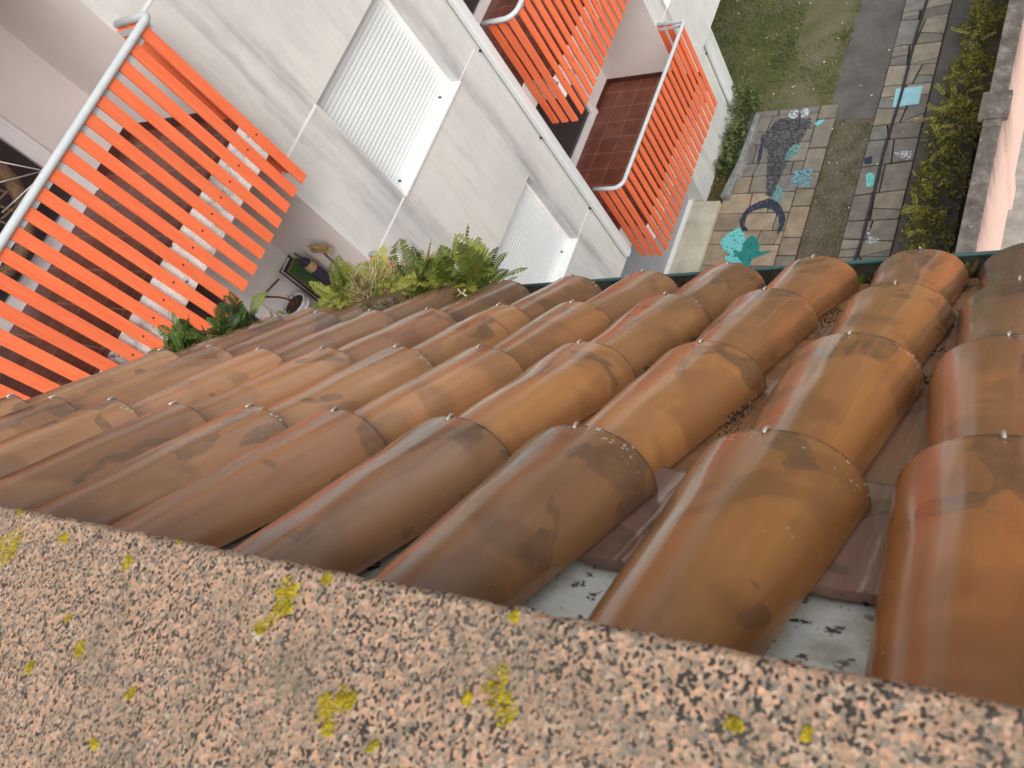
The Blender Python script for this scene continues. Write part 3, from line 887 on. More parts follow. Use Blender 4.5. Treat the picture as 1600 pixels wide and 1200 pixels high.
    for (yr, sgn) in ((ye - 0.028, 1), (yn + 0.022, -1)):
        for k in range(3 if sgn < 0 else 2):
            xv = -5.625 + k * 0.135 - (0.03 if sgn > 0 else 0)
            g = random.uniform(0.92, 1.04); b.col = (g, g, g); b.mi = 0
            b.box((xv - sw / 2, yr - 0.014, zbot), (xv + sw / 2, yr + 0.014, ztop))
    b.build("slat_panel", [M['slat'], M['bolt']], rl, bevel=0.0025)
for F in floors1: loggia(0.02, 2.87, F)
for F in floors2: loggia(5.765, 8.615, F)

# ------------------------------------------------------------------ things on the balconies
fz = Z(-2.52)
ch = root("hanging_chair", (-6.6, 1.38, fz + 0.30), "round rattan hanging chair in the shade behind the near white rail", "chair")
b = MB()                                  # hoop of the hanging chair, partly hidden by the rail
ring = [(-6.60 + 0.05 * math.sin(R(a)), 1.38 + 0.50 * math.cos(R(a)), fz + 0.80 + 0.50 * math.sin(R(a))) for a in range(-90, 271, 10)]
b.tube(ring, 0.055, 10, caps=False); b.build("hoop", M['wicker'], ch)
b = MB()
for i in range(-4, 5):
    yv = i * 0.1; hh = math.sqrt(0.25 - yv * yv) - 0.03
    b.tube([(-6.62 - 0.22 * (1 - (t * t)), 1.38 + yv, fz + 0.80 + hh * t) for t in (-1, -.6, -.2, .2, .6, 1)], 0.010, 6)
    b.tube([(-6.62 - 0.22 * (1 - (t * t)), 1.38 + hh * t, fz + 0.80 + yv) for t in (-1, -.6, -.2, .2, .6, 1)], 0.010, 6)
b.build("basket", M['wicker'], ch)
b = MB(); b.tube([(-6.55, 1.38, fz + 1.34), (-6.55, 1.38, fz + 2.43)], 0.012, 6); b.build("hanger", M['stick'], ch)
rk = root("drying_rack", (-6.5, 2.0, fz), "thin grey wire drying rack standing beside the rattan hanging chair", "drying rack")
b = MB()
b.tube([(-6.5, 1.86, fz + 0.84), (-6.5, 2.03, fz + 0.50), (-6.5, 2.03, fz + 0.002)], 0.006, 6)
b.tube([(-6.56, 1.60, fz + 0.58), (-6.5, 2.03, fz + 0.50), (-6.35, 2.06, fz + 0.002)], 0.007, 6)
b.build("folding_leg", M['clip'], rk)
b = MB(); b.tube([(-6.52, 1.70, fz + 0.76), (-6.5, 2.03, fz + 0.51)], 0.006, 5); b.tube([(-6.50, 1.70, fz + 0.44), (-6.5, 2.03, fz + 0.50)], 0.008, 5)
b.build("rod", M['clip'], rk)

# lower balcony: hanging pot, folded chairs, broom
lz = Z(-5.28)
pc = Vector((-6.66, 2.42, Z(-4.60)))
S_ = 1.18
pt = root("hanging_pot", pc, "chipped white pot of brown soil hung on the lower balcony wall", "plant pot")
b = MB(); b.lathe(pc, [(0.0, -0.13), (0.09, -0.13), (0.115, -0.03), (0.125, 0.0), (0.135, 0.03), (0.14, 0.05), (0.128, 0.055), (0.118, 0.04), (0.112, 0.01), (0.0, 0.0)], 28)
b.lathe(pc, [(0.124, -0.045), (0.140, -0.030), (0.140, -0.018), (0.124, -0.008)], 28); b.build("bowl", M['potwhite'], pt)
b = MB(); b.lathe(pc, [(0.116, 0.028), (0.06, 0.040), (0.0, 0.034)], 20); b.build("soil", M['potsoil'], pt)
b = MB()
for k in range(14):
    a = random.uniform(0, 6.28); rr = random.uniform(0, 0.07)
    p0 = pc + Vector((rr * math.cos(a), rr * math.sin(a), 0.03))
    b.tube([p0, p0 + Vector((random.uniform(-.06, .06), random.uniform(-.06, .06), random.uniform(.02, .08)))], 0.004, 5)
b.build("dead_stem", M['rust'], pt)
b = MB()
b.tube([(-6.875, 2.36, Z(-4.34)), (-6.62, 2.37, Z(-4.345)), (-6.62, 2.40, Z(-4.42)), (-6.65, 2.44, Z(-4.56))], 0.011, 8)
b.tube([(-6.875, 2.36, Z(-4.335)), (-6.70, 2.55, Z(-4.30))], 0.011, 8)
b.build("bracket", M['rust'], pt)
fc = root("folded_deckchair", (-6.62, 2.68, lz), "folded deckchair with purple, yellow and green striped cloth in the balcony corner", "deckchair")
for k, (mk, x, w2) in enumerate((('purple', -6.700, 0.060), ('yellow', -6.640, 0.028), ('green', -6.612, 0.045))):
    b = MB(); b.box((x, 2.64, lz + 0.25), (x + w2 - 0.002, 2.80, lz + 0.98)); b.build("cloth", M[mk], fc, bevel=0.008)
b = MB()
b.tube([(-6.71, 2.62, lz + 0.002), (-6.71, 2.62, lz + 1.0), (-6.71, 2.81, lz + 1.0), (-6.71, 2.81, lz + 0.002)], 0.012, 8)
b.build("frame", M['stick'], fc)
fc2 = root("folded_parasol", (-6.44, 2.76, lz), "small dark folded parasol with a tan band standing between deckchair and broom", "parasol")
b = MB(); b.lathe((-6.44, 2.76, lz), [(0.0, 0.30), (0.05, 0.35), (0.060, 0.7), (0.045, 0.98), (0.016, 1.04), (0.0, 1.04)], 12); b.build("cloth", M['purple'], fc2)
b = MB(); b.lathe((-6.44, 2.76, lz), [(0.056, 0.86), (0.058, 0.90), (0.05, 0.95)], 12); b.build("strap", M['bristle'], fc2)
b = MB(); b.tube([(-6.44, 2.76, lz + 0.002), (-6.44, 2.76, lz + 1.12)], 0.012, 8); b.build("pole", M['stick'], fc2)
br_ = root("broom", (-6.1, 2.75, lz), "upturned broom with a straw coloured head leaning on the loggia side wall", "broom")
b = MB(); b.tube([(-6.02, 2.70, lz + 0.002), (-6.06, 2.79, lz + 1.14)], 0.012, 8); b.build("handle", M['stick'], br_)
b = MB()
b.box((-6.20, 2.77, lz + 1.11), (-5.93, 2.82, lz + 1.145)); b.build("head", M['bristle'], br_, bevel=0.006)
b = MB()
for i in range(80):
    x = random.uniform(-6.19, -5.94); yv = random.uniform(2.775, 2.815)
    b.tube([(x, yv, lz + 1.144), (x + random.uniform(-.01, .01), yv + random.uniform(-.01, .01), lz + 1.20)], 0.004, 4)
b.build("bristles", M['bristle'], br_)

# ------------------------------------------------------------------ tiled roof in front of the window
RU = Vector((0.99414, 0.10814, 0.0)); TV = Vector((-0.07524, 0.69178, -0.71818)); NN = RU.cross(TV); NN.normalize()
H0 = 0.31
def RP(u, v, h): return RU * u + TV * v - NN * h + Vector((0, 0, K))
def rmat(u, v, h, yaw=0.0, tilt=0.0):
    m = Matrix((( RU.x, TV.x, NN.x, 0), (RU.y, TV.y, NN.y, 0), (RU.z, TV.z, NN.z, 0), (0, 0, 0, 1)))
    m = m @ Matrix.Rotation(yaw, 4, 'Z') @ Matrix.Rotation(tilt, 4, 'X')
    m.translation = RP(u, v, h); return m
roof = root("tiled_roof", RP(-0.6, 1.2, 0.4), "steep roof of wet brown barrel tiles below the granite ledge", "roof")

def cover_mesh(L, seed, hw1=0.098, hw0=0.063, r1=0.080, r0=0.060):
    rnd = random.Random(seed)
    na, nl, th = 36, 22, 0.011
    vs_ = []; fs = []
    ph = rnd.uniform(0, 9)
    for layer in (0, 1):
        for i in range(nl + 1):
            t = i / nl                       # 0 upper end, 1 lower end
            y = -L * (1 - t)
            hw = hw0 + (hw1 - hw0) * t - layer * th
            rr = r0 + (r1 - r0) * t - layer * th
            zr = -0.025 * (1 - t)
            wob = 0.0022 * mnoise.noise(Vector((t * 3, ph, 0)))
            for k in range(na + 1):
                a = math.pi * k / na
                ca, sa = math.cos(a), math.sin(a)
                x = -hw * (abs(ca) ** 0.95) * (1 if ca > 0 else -1)
                z = zr + rr * (sa ** 0.92) - (r0 + (r1 - r0) * t)
                nz = mnoise.noise(Vector((x * 14 + ph, y * 9, layer * 0))) * 0.0022
                yy = y
                if t == 1: yy += 0.0030 * mnoise.noise(Vector((k * 0.35, ph, 3)))
                vs_.append((x * (1 + wob * 4), yy, z + nz + wob))
    S = (nl + 1) * (na + 1)
    for layer in (0, 1):
        for i in range(nl):
            for k in range(na):
                q = (layer * S + i * (na + 1) + k, layer * S + i * (na + 1) + k + 1, layer * S + (i + 1) * (na + 1) + k + 1, layer * S + (i + 1) * (na + 1) + k)
                fs.append(q if layer else q[::-1])
    sm = len(fs)
    def idx(l, i, k): return l * S + i * (na + 1) + k
    for k in range(na):
        fs.append((idx(0, nl, k + 1), idx(0, nl, k), idx(1, nl, k), idx(1, nl, k + 1))[::-1])
        fs.append((idx(0, 0, k), idx(0, 0, k + 1), idx(1, 0, k + 1), idx(1, 0, k))[::-1])
    for i in range(nl):
        for k in (0, na):
            q = (idx(0, i, k), idx(0, i + 1, k), idx(1, i + 1, k), idx(1, i, k))
            fs.append(q if k else q[::-1])
    me = bpy.data.meshes.new("roof_tile")
    me.from_pydata(vs_, [], fs)
    for i, p in enumerate(me.polygons): p.use_smooth = i < sm
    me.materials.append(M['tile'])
    bm = bmesh.new(); bm.from_mesh(me); bmesh.ops.recalc_face_normals(bm, faces=bm.faces); bm.to_mesh(me); bm.free()
    me.set_sharp_from_angle(angle=R(50))
    return me
covers = [cover_mesh(0.445, s) for s in range(7)]
long_cover = [cover_mesh(0.445, s + 20, 0.098, 0.055, 0.080, 0.054) for s in range(4)]

def clip_mesh():
    b = MB()
    b.tube([(0, -0.012, 0.0020), (0, -0.004, 0.0030), (0.0005, 0.0015, 0.0030), (0.0005, 0.0042, 0.0014), (0.0005, 0.0042, -0.010)], 0.0022, 8)
    o = b.build("tile_clip", M['clip']); me = o.data; bpy.data.objects.remove(o); return me
CLIP = clip_mesh()

def channel_mesh(L, seed):
    rnd = random.Random(seed); ph = rnd.uniform(0, 9)
    na, nl, th = 40, 14, 0.010
    vs_ = []; fs = []
    for layer in (0, 1):
        for i in range(nl + 1):
            t = i / nl; y = -L * (1 - t)
            hw = 0.086 - 0.010 * t
            for k in range(na + 1):
                s = -1 + 2 * k / na
                x = hw * s
                z = 0.022 * abs(s) ** 2.0
                # two raised ribs pressed into the clay
                for c0 in (-0.002, 0.0095):
                    z += 0.0030 * math.exp(-((x - c0 - 0.0012 * mnoise.noise(Vector((y * 30, ph, c0 * 900)))) / 0.0017) ** 2)
                z += 0.0015 * mnoise.noise(Vector((x * 18, y * 9, ph)))
                ex = 0.004 * mnoise.noise(Vector((y * 35, ph, 5))) if k in (0, na) else 0
                vs_.append((x + ex, y, z - (0.016 if L > 0.3 else 0.004) * (1 - t) - layer * th))
    S = (nl + 1) * (na + 1)
    for layer in (0, 1):
        for i in range(nl):
            for k in range(na):
                a = layer * S + i * (na + 1) + k
                q = (a, a + 1, a + na + 2, a + na + 1); fs.append(q if layer == 0 else q[::-1])
    sm = len(fs)
    for k in range(na):
        a = nl * (na + 1) + k; fs.append((a, a + S, a + S + 1, a + 1)); a = k; fs.append((a, a + 1, a + S + 1, a + S))
    for i in range(nl):
        for k in (0, na):
            a = i * (na + 1) + k; fs.append((a, a + na + 1, a + na + 1 + S, a + S))
    me = bpy.data.meshes.new("channel_tile"); me.from_pydata(vs_, [], fs)
    for i, p in enumerate(me.polygons): p.use_smooth = i < sm
    me.materials.append(M['tile'])
    bm = bmesh.new(); bm.from_mesh(me); bmesh.ops.recalc_face_normals(bm, faces=bm.faces); bm.to_mesh(me); bm.free()
    me.set_sharp_from_angle(angle=R(60))
    return me
chans = [channel_mesh(0.445, s) for s in range(4)]
chan_short = [channel_mesh(0.225, s + 9) for s in range(3)]

# measured ridge ends, in units of H0, one list per column from the right of the picture to the left
cols = [
    [(1.30, 2.66), (1.30, 3.96), (1.31, 5.22), (1.30, 6.43)],
    [(0.58, 2.67), (0.57, 3.95), (0.585, 5.20), (0.58, 6.42)],
    [(-0.137, 2.689), (-0.172, 3.90), (-0.165, 5.12), (-0.15, 6.36)],
    [(-0.828, 2.653), (-0.825, 3.977), (-0.818, 5.212), (-0.839, 6.432)],
    [(-1.579, 2.609), (-1.535, 3.914), (-1.585, 5.231), (-1.561, 6.444)],
    [(-2.253, 2.652), (-2.274, 3.955), (-2.305, 5.275), (-2.249, 6.423)],
    [(-2.997, 2.674), (-2.955, 3.892), (-3.010, 5.181), (-2.972, 6.398)],
    [(-3.645, 2.668), (-3.664, 3.914), (-3.704, 5.216), (-3.702, 6.409)],
    [(-4.354, 2.683), (-4.392, 3.951), (-4.388, 5.161), (-4.483, 6.43)],
    [(-5.072, 2.697), (-5.111, 3.938), (-5.171, 5.284), (-5.18, 6.45)],
    [(-5.80, 2.70), (-5.85, 4.05), (-5.90, 5.32), (-5.92, 6.45)],
    [(-6.40, 2.69), (-6.45, 3.98), (-6.50, 5.25), (-6.52, 6.42)],
]
extra_cols = [[(2.02, 2.66), (2.02, 3.95), (2.03, 5.21), (2.02, 6.43)], [(2.74, 2.65), (2.75, 3.96), (2.74, 5.22), (2.74, 6.42)], [(3.46, 2.67), (3.46, 3.95), (3.47, 5.21), (3.46, 6.43)], [(4.18, 2.66), (4.18, 3.96), (4.19, 5.22), (4.18, 6.43)]]
orange = (0.300, 0.138, 0.050); brown = (0.205, 0.108, 0.055); plum = (0.205, 0.112, 0.060); pale = (0.285, 0.150, 0.072); dull = (0.150, 0.088, 0.052)
GAIN = (1.33, 1.36, 1.34)
tone = {
    0: [orange, orange, brown, brown], 1: [orange, orange, brown, brown], 2: [(0.275, 0.115, 0.040), (0.30, 0.135, 0.055), brown, dull],
    3: [(0.250, 0.118, 0.043), orange, (0.270, 0.130, 0.050), (0.235, 0.115, 0.052)],
    4: [(0.195, 0.102, 0.050), (0.295, 0.140, 0.055), (0.255, 0.122, 0.050), (0.255, 0.120, 0.050)],
    5: [plum, (0.310, 0.150, 0.060), (0.245, 0.125, 0.055), (0.205, 0.105, 0.05)],
    6: [(0.235, 0.118, 0.062), (0.315, 0.155, 0.068), (0.28, 0.135, 0.058), brown],
    7: [(0.255, 0.133, 0.066), pale, (0.285, 0.145, 0.065), brown],
    8: [(0.255, 0.130, 0.066), (0.315, 0.160, 0.072), (0.23, 0.115, 0.062), dull],
    9: [(0.270, 0.140, 0.070), (0.295, 0.152, 0.072), (0.21, 0.11, 0.06), dull],
    10: [(0.27, 0.140, 0.070), pale, (0.19, 0.10, 0.06), dull],
    11: [(0.27, 0.140, 0.072), pale, (0.20, 0.105, 0.06), brown],
}
def place(me, name, mat4, col):
    o = bpy.data.objects.new(name, me); COL.objects.link(o)
    o.parent = roof; o.matrix_parent_inverse = Matrix.Translation(-ORG[roof.name])
    o.matrix_basis = mat4; o.color = (*col, 1)
    return o
for q_ in range(12, 16): tone[q_] = [orange, brown, orange, brown]
k = 0
for ci, cl in enumerate(cols + extra_cols):
    for ri, (u, v) in enumerate(cl):
        nu, nv = cl[ri - 1] if ri else (u, v - 1.28)
        yaw = math.atan2(-(u - nu) * 0.6, (v - nv)) + random.uniform(-0.006, 0.006)
        me = (long_cover if ri == 0 else covers)[k % (4 if ri == 0 else 7)]
        j = random.uniform(0.86, 1.10)
        c = tuple(x * j * g for x, g in zip(tone[ci][ri], GAIN)); c = tuple(x * (1.12 if ri == 0 and ci > 3 else 1.10) for x in c)
        mt = rmat(u * H0, v * H0, H0 + random.uniform(-0.002, 0.002), yaw, random.uniform(-0.004, 0.004))
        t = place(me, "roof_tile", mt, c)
        h = bpy.data.objects.new("tile_clip", CLIP); COL.objects.link(h)
        h.parent = t
        h.matrix_basis = Matrix.Translation((random.uniform(-0.004, 0.004), 0, 0)) @ Matrix.Rotation(random.uniform(-0.25, 0.25), 4, 'Z') @ Matrix.Rotation(random.uniform(-0.05, 0.18), 4, 'X')
        k += 1
# channels between the columns
pairs = [(cols[i], cols[i + 1]) for i in range(len(cols) - 1)] + [(extra_cols[0], cols[0])] + [(extra_cols[i + 1], extra_cols[i]) for i in range(3)]
for ci, (cA, cB) in enumerate(pairs):
    for ri in range(4):
        u = (cA[ri][0] + cB[ri][0]) / 2 * H0 + random.uniform(-0.004, 0.004)
        v = (0.878, 1.262, 1.655, 2.035)[ri] + random.uniform(-0.008, 0.008)
        me = chan_short[ci % 3] if ri == 0 else chans[(ci + ri) % 4]
        c = (0.34, 0.190, 0.120) if random.random() < 0.6 else (0.42, 0.22, 0.11)
        if ri == 0: c = (0.30, 0.178, 0.135)
        mt = rmat(u, v, H0 + 0.082, random.uniform(-0.008, 0.008), 0.0)
        place(me, "channel_tile", mt, c)
# deck, flashing, gutter
def rquad(b, u0, u1, v0, v1, h, nu=40, nv=24, amp=0.0):
    vs_ = []
    for j in range(nv + 1):
        for i in range(nu + 1):
            u = u0 + (u1 - u0) * i / nu; v = v0 + (v1 - v0) * j / nv
            vs_.append(RP(u, v, h - amp * mnoise.noise(Vector((u * 22, v * 22, 1)))))
    fs = [(j * (nu + 1) + i, j * (nu + 1) + i + 1, (j + 1) * (nu + 1) + i + 1, (j + 1) * (nu + 1) + i) for j in range(nv) for i in range(nu)]
    b.idx(vs_, fs)
b = MB(); rquad(b, -2.07, 1.42, 0.30, 2.02, H0 + 0.150, 160, 110, 0.006); o = b.build("roof_deck", M['deck'], roof)
sm = o.modifiers.new("s", 'SOLIDIFY'); sm.thickness = 0.02; sm.offset = -1
for ci, (cA, cB) in enumerate(pairs):
    b = MB()
    u = (cA[0][0] + cB[0][0]) / 2 * H0
    vs_ = []
    n = 12
    for j in range(9):
        v = 0.34 + (0.70 - 0.34) * j / 8
        for i in range(n + 1):
            s = -1 + 2 * i / n
            vs_.append(RP(u + 0.105 * s, v, H0 + 0.100 - 0.012 * abs(s) ** 2.5 - 0.0015 * mnoise.noise(Vector((u * 20 + s * 4, v * 20, 2)))))
    b.idx(vs_, [(j * (n + 1) + i, j * (n + 1) + i + 1, (j + 1) * (n + 1) + i + 1, (j + 1) * (n + 1) + i) for j in range(8) for i in range(n)])
    o = b.build("flashing", M['flash'], roof); sm = o.modifiers.new("s", 'SOLIDIFY'); sm.thickness = 0.003; sm.offset = -1
# gutter
b = MB()
prof = []
for i in range(15):
    a = math.pi * i / 14
    prof.append((-math.cos(a) * 0.062, -math.sin(a) * 0.062))
gc = RP(0, 2.065, 0.395)
hd = Vector((-RU.y, RU.x, 0)).normalized()
outer = [gc + hd * p + Vector((0, 0, q)) for p, q in prof]
vs_ = []
for uu in (-2.12, 1.5):
    vs_ += [p + RU * uu for p in outer]
n = len(outer)
b.idx(vs_, [(i, i + 1, n + i + 1, n + i) for i in range(n - 1)])
o = b.build("gutter", M['gutter'], roof); sm = o.modifiers.new("s", 'SOLIDIFY'); sm.thickness = 0.004; sm.offset = -1
b = MB()
lip = gc + hd * 0.062
b.tube([lip + RU * -2.12, lip + RU * 1.5], 0.0055, 10); b.build("gutter_bead", M['gutter'], roof)
for uu in (-1.85, -1.2, -0.55, 0.05, 0.5):
    b = MB(); b.tube([lip + RU * uu + hd * 0.002, lip + RU * uu + Vector((0, 0, 0.012)) - hd * 0.01, lip + RU * uu - hd * 0.12 + Vector((0, 0, 0.02))], 0.003, 6)
    b.build("gutter_bracket", M['clip'], roof)
b = MB()
rquadv = []
for i in range(200):
    uu = -2.1 + 3.58 * i / 199
    for p in (-0.05, -0.02, 0.01, 0.058):
        q = gc + RU * uu + hd * p + Vector((0, 0, -0.002 + 0.006 * mnoise.noise(Vector((uu * 25, p * 40, 7))) + 0.0 * p))
        rquadv.append(q)
b.idx(rquadv, [(i * 4 + j, i * 4 + j + 1, i * 4 + j + 5, i * 4 + j + 4) for i in range(199) for j in range(3)])
b.build("gutter_silt", M['deck'], roof)
b = MB()
rd_ = random.Random(77)
for ci in range(len(cols) - 1):
    for seg in range(26):
        v = rd_.uniform(0.95, 2.03)
        if mnoise.noise(Vector((ci * 3.3, v * 5, 0))) < (0.22 - 0.30 * (v - 0.95)): continue
        um = (cols[ci][2][0] + cols[ci + 1][2][0]) / 2 * H0 - rd_.uniform(0.006, 0.024)
        for q_ in range(30):
            p = RP(um + rd_.gauss(0, 0.007), v + rd_.gauss(0, 0.022), H0 + 0.082 - rd_.uniform(0, 0.006))
            s_ = rd_.uniform(0.0012, 0.0038); c_ = rd_.choice((0.1, 0.25, 0.4, 0.6, 1.0)); b.col = (c_, c_, c_)
            a_ = [Vector((rd_.uniform(-1, 1), rd_.uniform(-1, 1), rd_.uniform(-1, 1))).normalized() * s_ for _ in range(5)]
            b.face([p + a_[0], p + a_[1], p + a_[2]]); b.face([p + a_[1], p + a_[2], p + a_[3]]); b.face([p + a_[2], p + a_[3], p + a_[4]])
tag(b.build("roof_debris", M['crumb']), "dark crumbs of moss and dirt caught in the valleys between the roof tiles", "debris", kind='stuff')
# house wall under the eave
hw_ = RP(0, 2.0, 0.5)
b = MB()
pa = [(-2.05, 0.9), (1.42, 1.25), (1.42, -3.0), (-2.05, -3.0)]
b.prism(pa, 0.0, RP(0, 1.95, 0.46).z - 0.10)
b.build("house_wall", M['wall'], roof)

# ------------------------------------------------------------------ granite ledge
P0 = Vector((-0.568, 0.062, -0.865)) * 0.555 + Vector((0, 0, K))
hd2 = Vector((-RU.y, RU.x, 0.0)).normalized()
ledge = root("granite_ledge", P0, "speckled pink granite window ledge with yellow lichen in the foreground", "window ledge")
b = MB()
nu, nv = 400, 80
DEP = 0.55
U0, U1 = -1.15, 1.1
def ledge_z(u, d):
    p = Vector((u * 1.0, d * 1.0, 0))
    z = 0.0012 * mnoise.noise(p * 60) + 0.0008 * mnoise.noise(p * 170 + Vector((3, 1, 0)))
    e = max(0.0, 1 - d / 0.006)
    return z - 0.0045 * e * e
vs_ = []
for j in range(nv + 1):
    d = DEP * (j / nv) ** 1.8
    for i in range(nu + 1):
        u = U0 + (U1 - U0) * i / nu
        en = 0.0022 * mnoise.noise(Vector((u * 45, 0, 9))) * max(0, 1 - d / 0.02)
        q = P0 + RU * u - hd2 * (d + en) + Vector((0, 0, ledge_z(u, d) + d * 0.03))
        vs_.append(q)
fs = [(j * (nu + 1) + i + 1, j * (nu + 1) + i, (j + 1) * (nu + 1) + i, (j + 1) * (nu + 1) + i + 1) for j in range(nv) for i in range(nu)]
base = len(vs_)
# front face and underside
for i in range(nu + 1):
    vs_.append(vs_[i] + Vector((0, 0, -0.018)) - hd2 * 0.001)
for i in range(nu + 1):
    vs_.append(vs_[nv * (nu + 1) + i] + Vector((0, 0, -0.035)))
for i in range(nu):
    fs.append((i, i + 1, base + i + 1, base + i))
    fs.append((base + i, base + i + 1, base + nu + 2 + i, base + nu + 1 + i))
b.idx(vs_, fs)
b.build("stone_slab", M['granite'], ledge)
# lichen rosettes
lz0 = P0.z
def lichen(x, y, r, seed):
    rnd = random.Random(seed)
    b = MB()
    lob = [(rnd.uniform(-0.8, 0.8) * r, rnd.uniform(-0.9, 0.9) * r, rnd.uniform(0.3, 0.65) * r) for _ in range(7)]
    cnt = int(60 + 260 * (r / 0.022))
    for _ in range(cnt):
        lx, ly, lr = rnd.choice(lob)
        a = rnd.uniform(0, 6.28); q = lr * math.sqrt(rnd.random())
        px, py = x + lx + q * math.cos(a), y + ly + q * math.sin(a)
        s = rnd.uniform(0.0006, 0.0017)
        rel = Vector((px, py, 0)) - Vector((P0.x, P0.y, 0))
        u = rel.dot(RU); d = -rel.dot(hd2)
        if d < 0.002: continue
        pz = P0.z + ledge_z(u, d) + d * 0.03
        n = 6
        ring = [(px + s * math.cos(6.283 * i / n) * rnd.uniform(.7, 1.2), py + s * math.sin(6.283 * i / n) * rnd.uniform(.7, 1.2), pz - 0.0003) for i in range(n)]
        top = [(px + 0.55 * s * math.cos(6.283 * i / n), py + 0.55 * s * math.sin(6.283 * i / n), pz + s * rnd.uniform(0.5, 0.9)) for i in range(n)]
        b.idx(ring + top, [(i, (i + 1) % n, n + (i + 1) % n, n + i) for i in range(n)] + [tuple(range(n, 2 * n))])
    if b.f: b.build("lichen", M['lichen'], ledge)
for i, (x, y, r) in enumerate([(-0.985, -0.080, 0.024), (-0.528, -0.010, 0.013), (-0.524, -0.030, 0.012), (-0.538, -0.046, 0.006), (-0.433, -0.080, 0.012), (-0.424, -0.062, 0.010), (-0.442, -0.074, 0.006), (-0.297, -0.024, 0.0145),
        (-0.322, -0.033, 0.004), (-0.753, -0.133, 0.008), (-0.15, 0.014, 0.005), (-0.310, 0.028, 0.004), (-0.382, -0.086, 0.004), (-0.490, 0.005, 0.005), (-0.694, -0.004, 0.006),
        (-0.755, -0.045, 0.006), (-0.666, -0.188, 0.006), (-0.817, -0.166, 0.006), (-0.653, -0.14, 0.005), (-0.112, 0.020, 0.003), (-1.000, -0.040, 0.009), (-0.885, -0.050, 0.007), (-0.80, -0.115, 0.004)]):
    lichen(x, y, r, i + 100)

# ------------------------------------------------------------------ plants
def leaf(b, p, d, n, L, W, c):
    """pointed leaf from p along d, normal n"""
    s = d.cross(n).normalized() * W * 0.5
    b.col = (c, c, c)
    m1 = p + d * L * 0.35; m2 = p + d * L * 0.75 - n * L * 0.04
    tip = p + d * L - n * L * 0.10
    b.face([p, m1 + s, m1 - s]); b.face([m1 + s, m2 + s * 0.75, m2 - s * 0.75, m1 - s]); b.face([m2 + s * 0.75, tip, m2 - s * 0.75])

def frond(b, p, dirv, L, c, rnd, droop=0.5, pw=0.32):
    n = 19
    d = dirv.normalized(); q = Vector(p)
    side0 = d.cross(Vector((0, 0, 1)))
    if side0.length < 0.1: side0 = Vector((1, 0, 0))
    side = side0.normalized()
    roll = rnd.uniform(-0.9, 0.9)
    side = (Matrix.Rotation(roll, 3, d) @ side)
    pts = [q.copy()]
    for i in range(n):
        t = i / n
        st = L / n
        q = q + d * st
        d = (d + Vector((0, 0, -droop * st / L * (0.5 + 1.8 * t)))).normalized()
        nrm = side.cross(d).normalized()
        pts.append(q.copy())
        if t > 0.18:
            pl = L * pw * (math.sin(math.pi * min(1, (t - 0.10) / 0.92)) ** 0.7) * (1.05 - 0.45 * t)
            for sg in (-1, 1):
                ld = (side * sg + d * 0.42 - Vector((0, 0, 0.18)) * rnd.uniform(0, 1)).normalized()
                leaf(b, q, ld, nrm, pl * rnd.uniform(0.85, 1.1), L * 0.050, min(1, max(0, c + rnd.uniform(-0.12, 0.12))))
    leaf(b, q, d, side.cross(d).normalized(), L * 0.09, L * 0.035, c)
    b.col = (c * 0.9,) * 3
    b.tube(pts, [0.0022 * (1 - 0.8 * i / n) for i in range(n + 1)], 4, caps=False)

def fern(name, label, spots, mat, seed, nfr, L0, up=1.0, bright=0.55):
    rnd = random.Random(seed)
    b = MB()
    for (u, v, h) in spots:
        base = RP(u, v, h)
        for k in range(nfr):
            a = rnd.uniform(0, 2 * math.pi)
            el = rnd.uniform(0.35, 1.35)
            d = Vector((math.cos(a) * math.cos(el), math.sin(a) * math.cos(el), math.sin(el) * up))
            p = base + Vector((rnd.uniform(-.03, .03), rnd.uniform(-.03, .03), rnd.uniform(-.01, .02)))
            frond(b, p, d, L0 * rnd.choice((0.6, 0.75, 0.9, 1.0, 1.1, 1.35)), min(1, max(0, rnd.gauss(bright, 0.25))), rnd, rnd.uniform(0.3, 1.0))
    o = b.build(name, mat)
    tag(o, label, "fern", "ferns in the roof edge")
    return o
fern("fern_clump", "largest bright green fern clump growing from the gutter before the white wall", [(-1.80, 2.05, 0.34), (-1.72, 2.06, 0.34), (-1.64, 2.07, 0.34), (-1.56, 2.08, 0.35), (-1.50, 2.085, 0.365)], M['fern'], 5, 30, 0.150, bright=0.50)
fern("fern_clump", "yellow-green fern beside the dry straw, between straw and hanging pot", [(-1.945, 1.90, 0.32), (-1.935, 1.96, 0.32), (-1.93, 2.02, 0.33)], M['fern'], 8, 24, 0.105, bright=0.60)
fern("fern_clump", "dark leafy fern on the roof's left edge against the orange slats", [(-2.09, 1.42, 0.34), (-2.09, 1.51, 0.34), (-2.09, 1.60, 0.34), (-2.09, 1.35, 0.345)], M['fernd'], 11, 24, 0.080, bright=0.45)
fern("fern_clump", "tiny yellow fern sprig below the hanging pot at the roof edge", [(-2.07, 1.72, 0.35)], M['fern'], 13, 8, 0.035, bright=0.85)

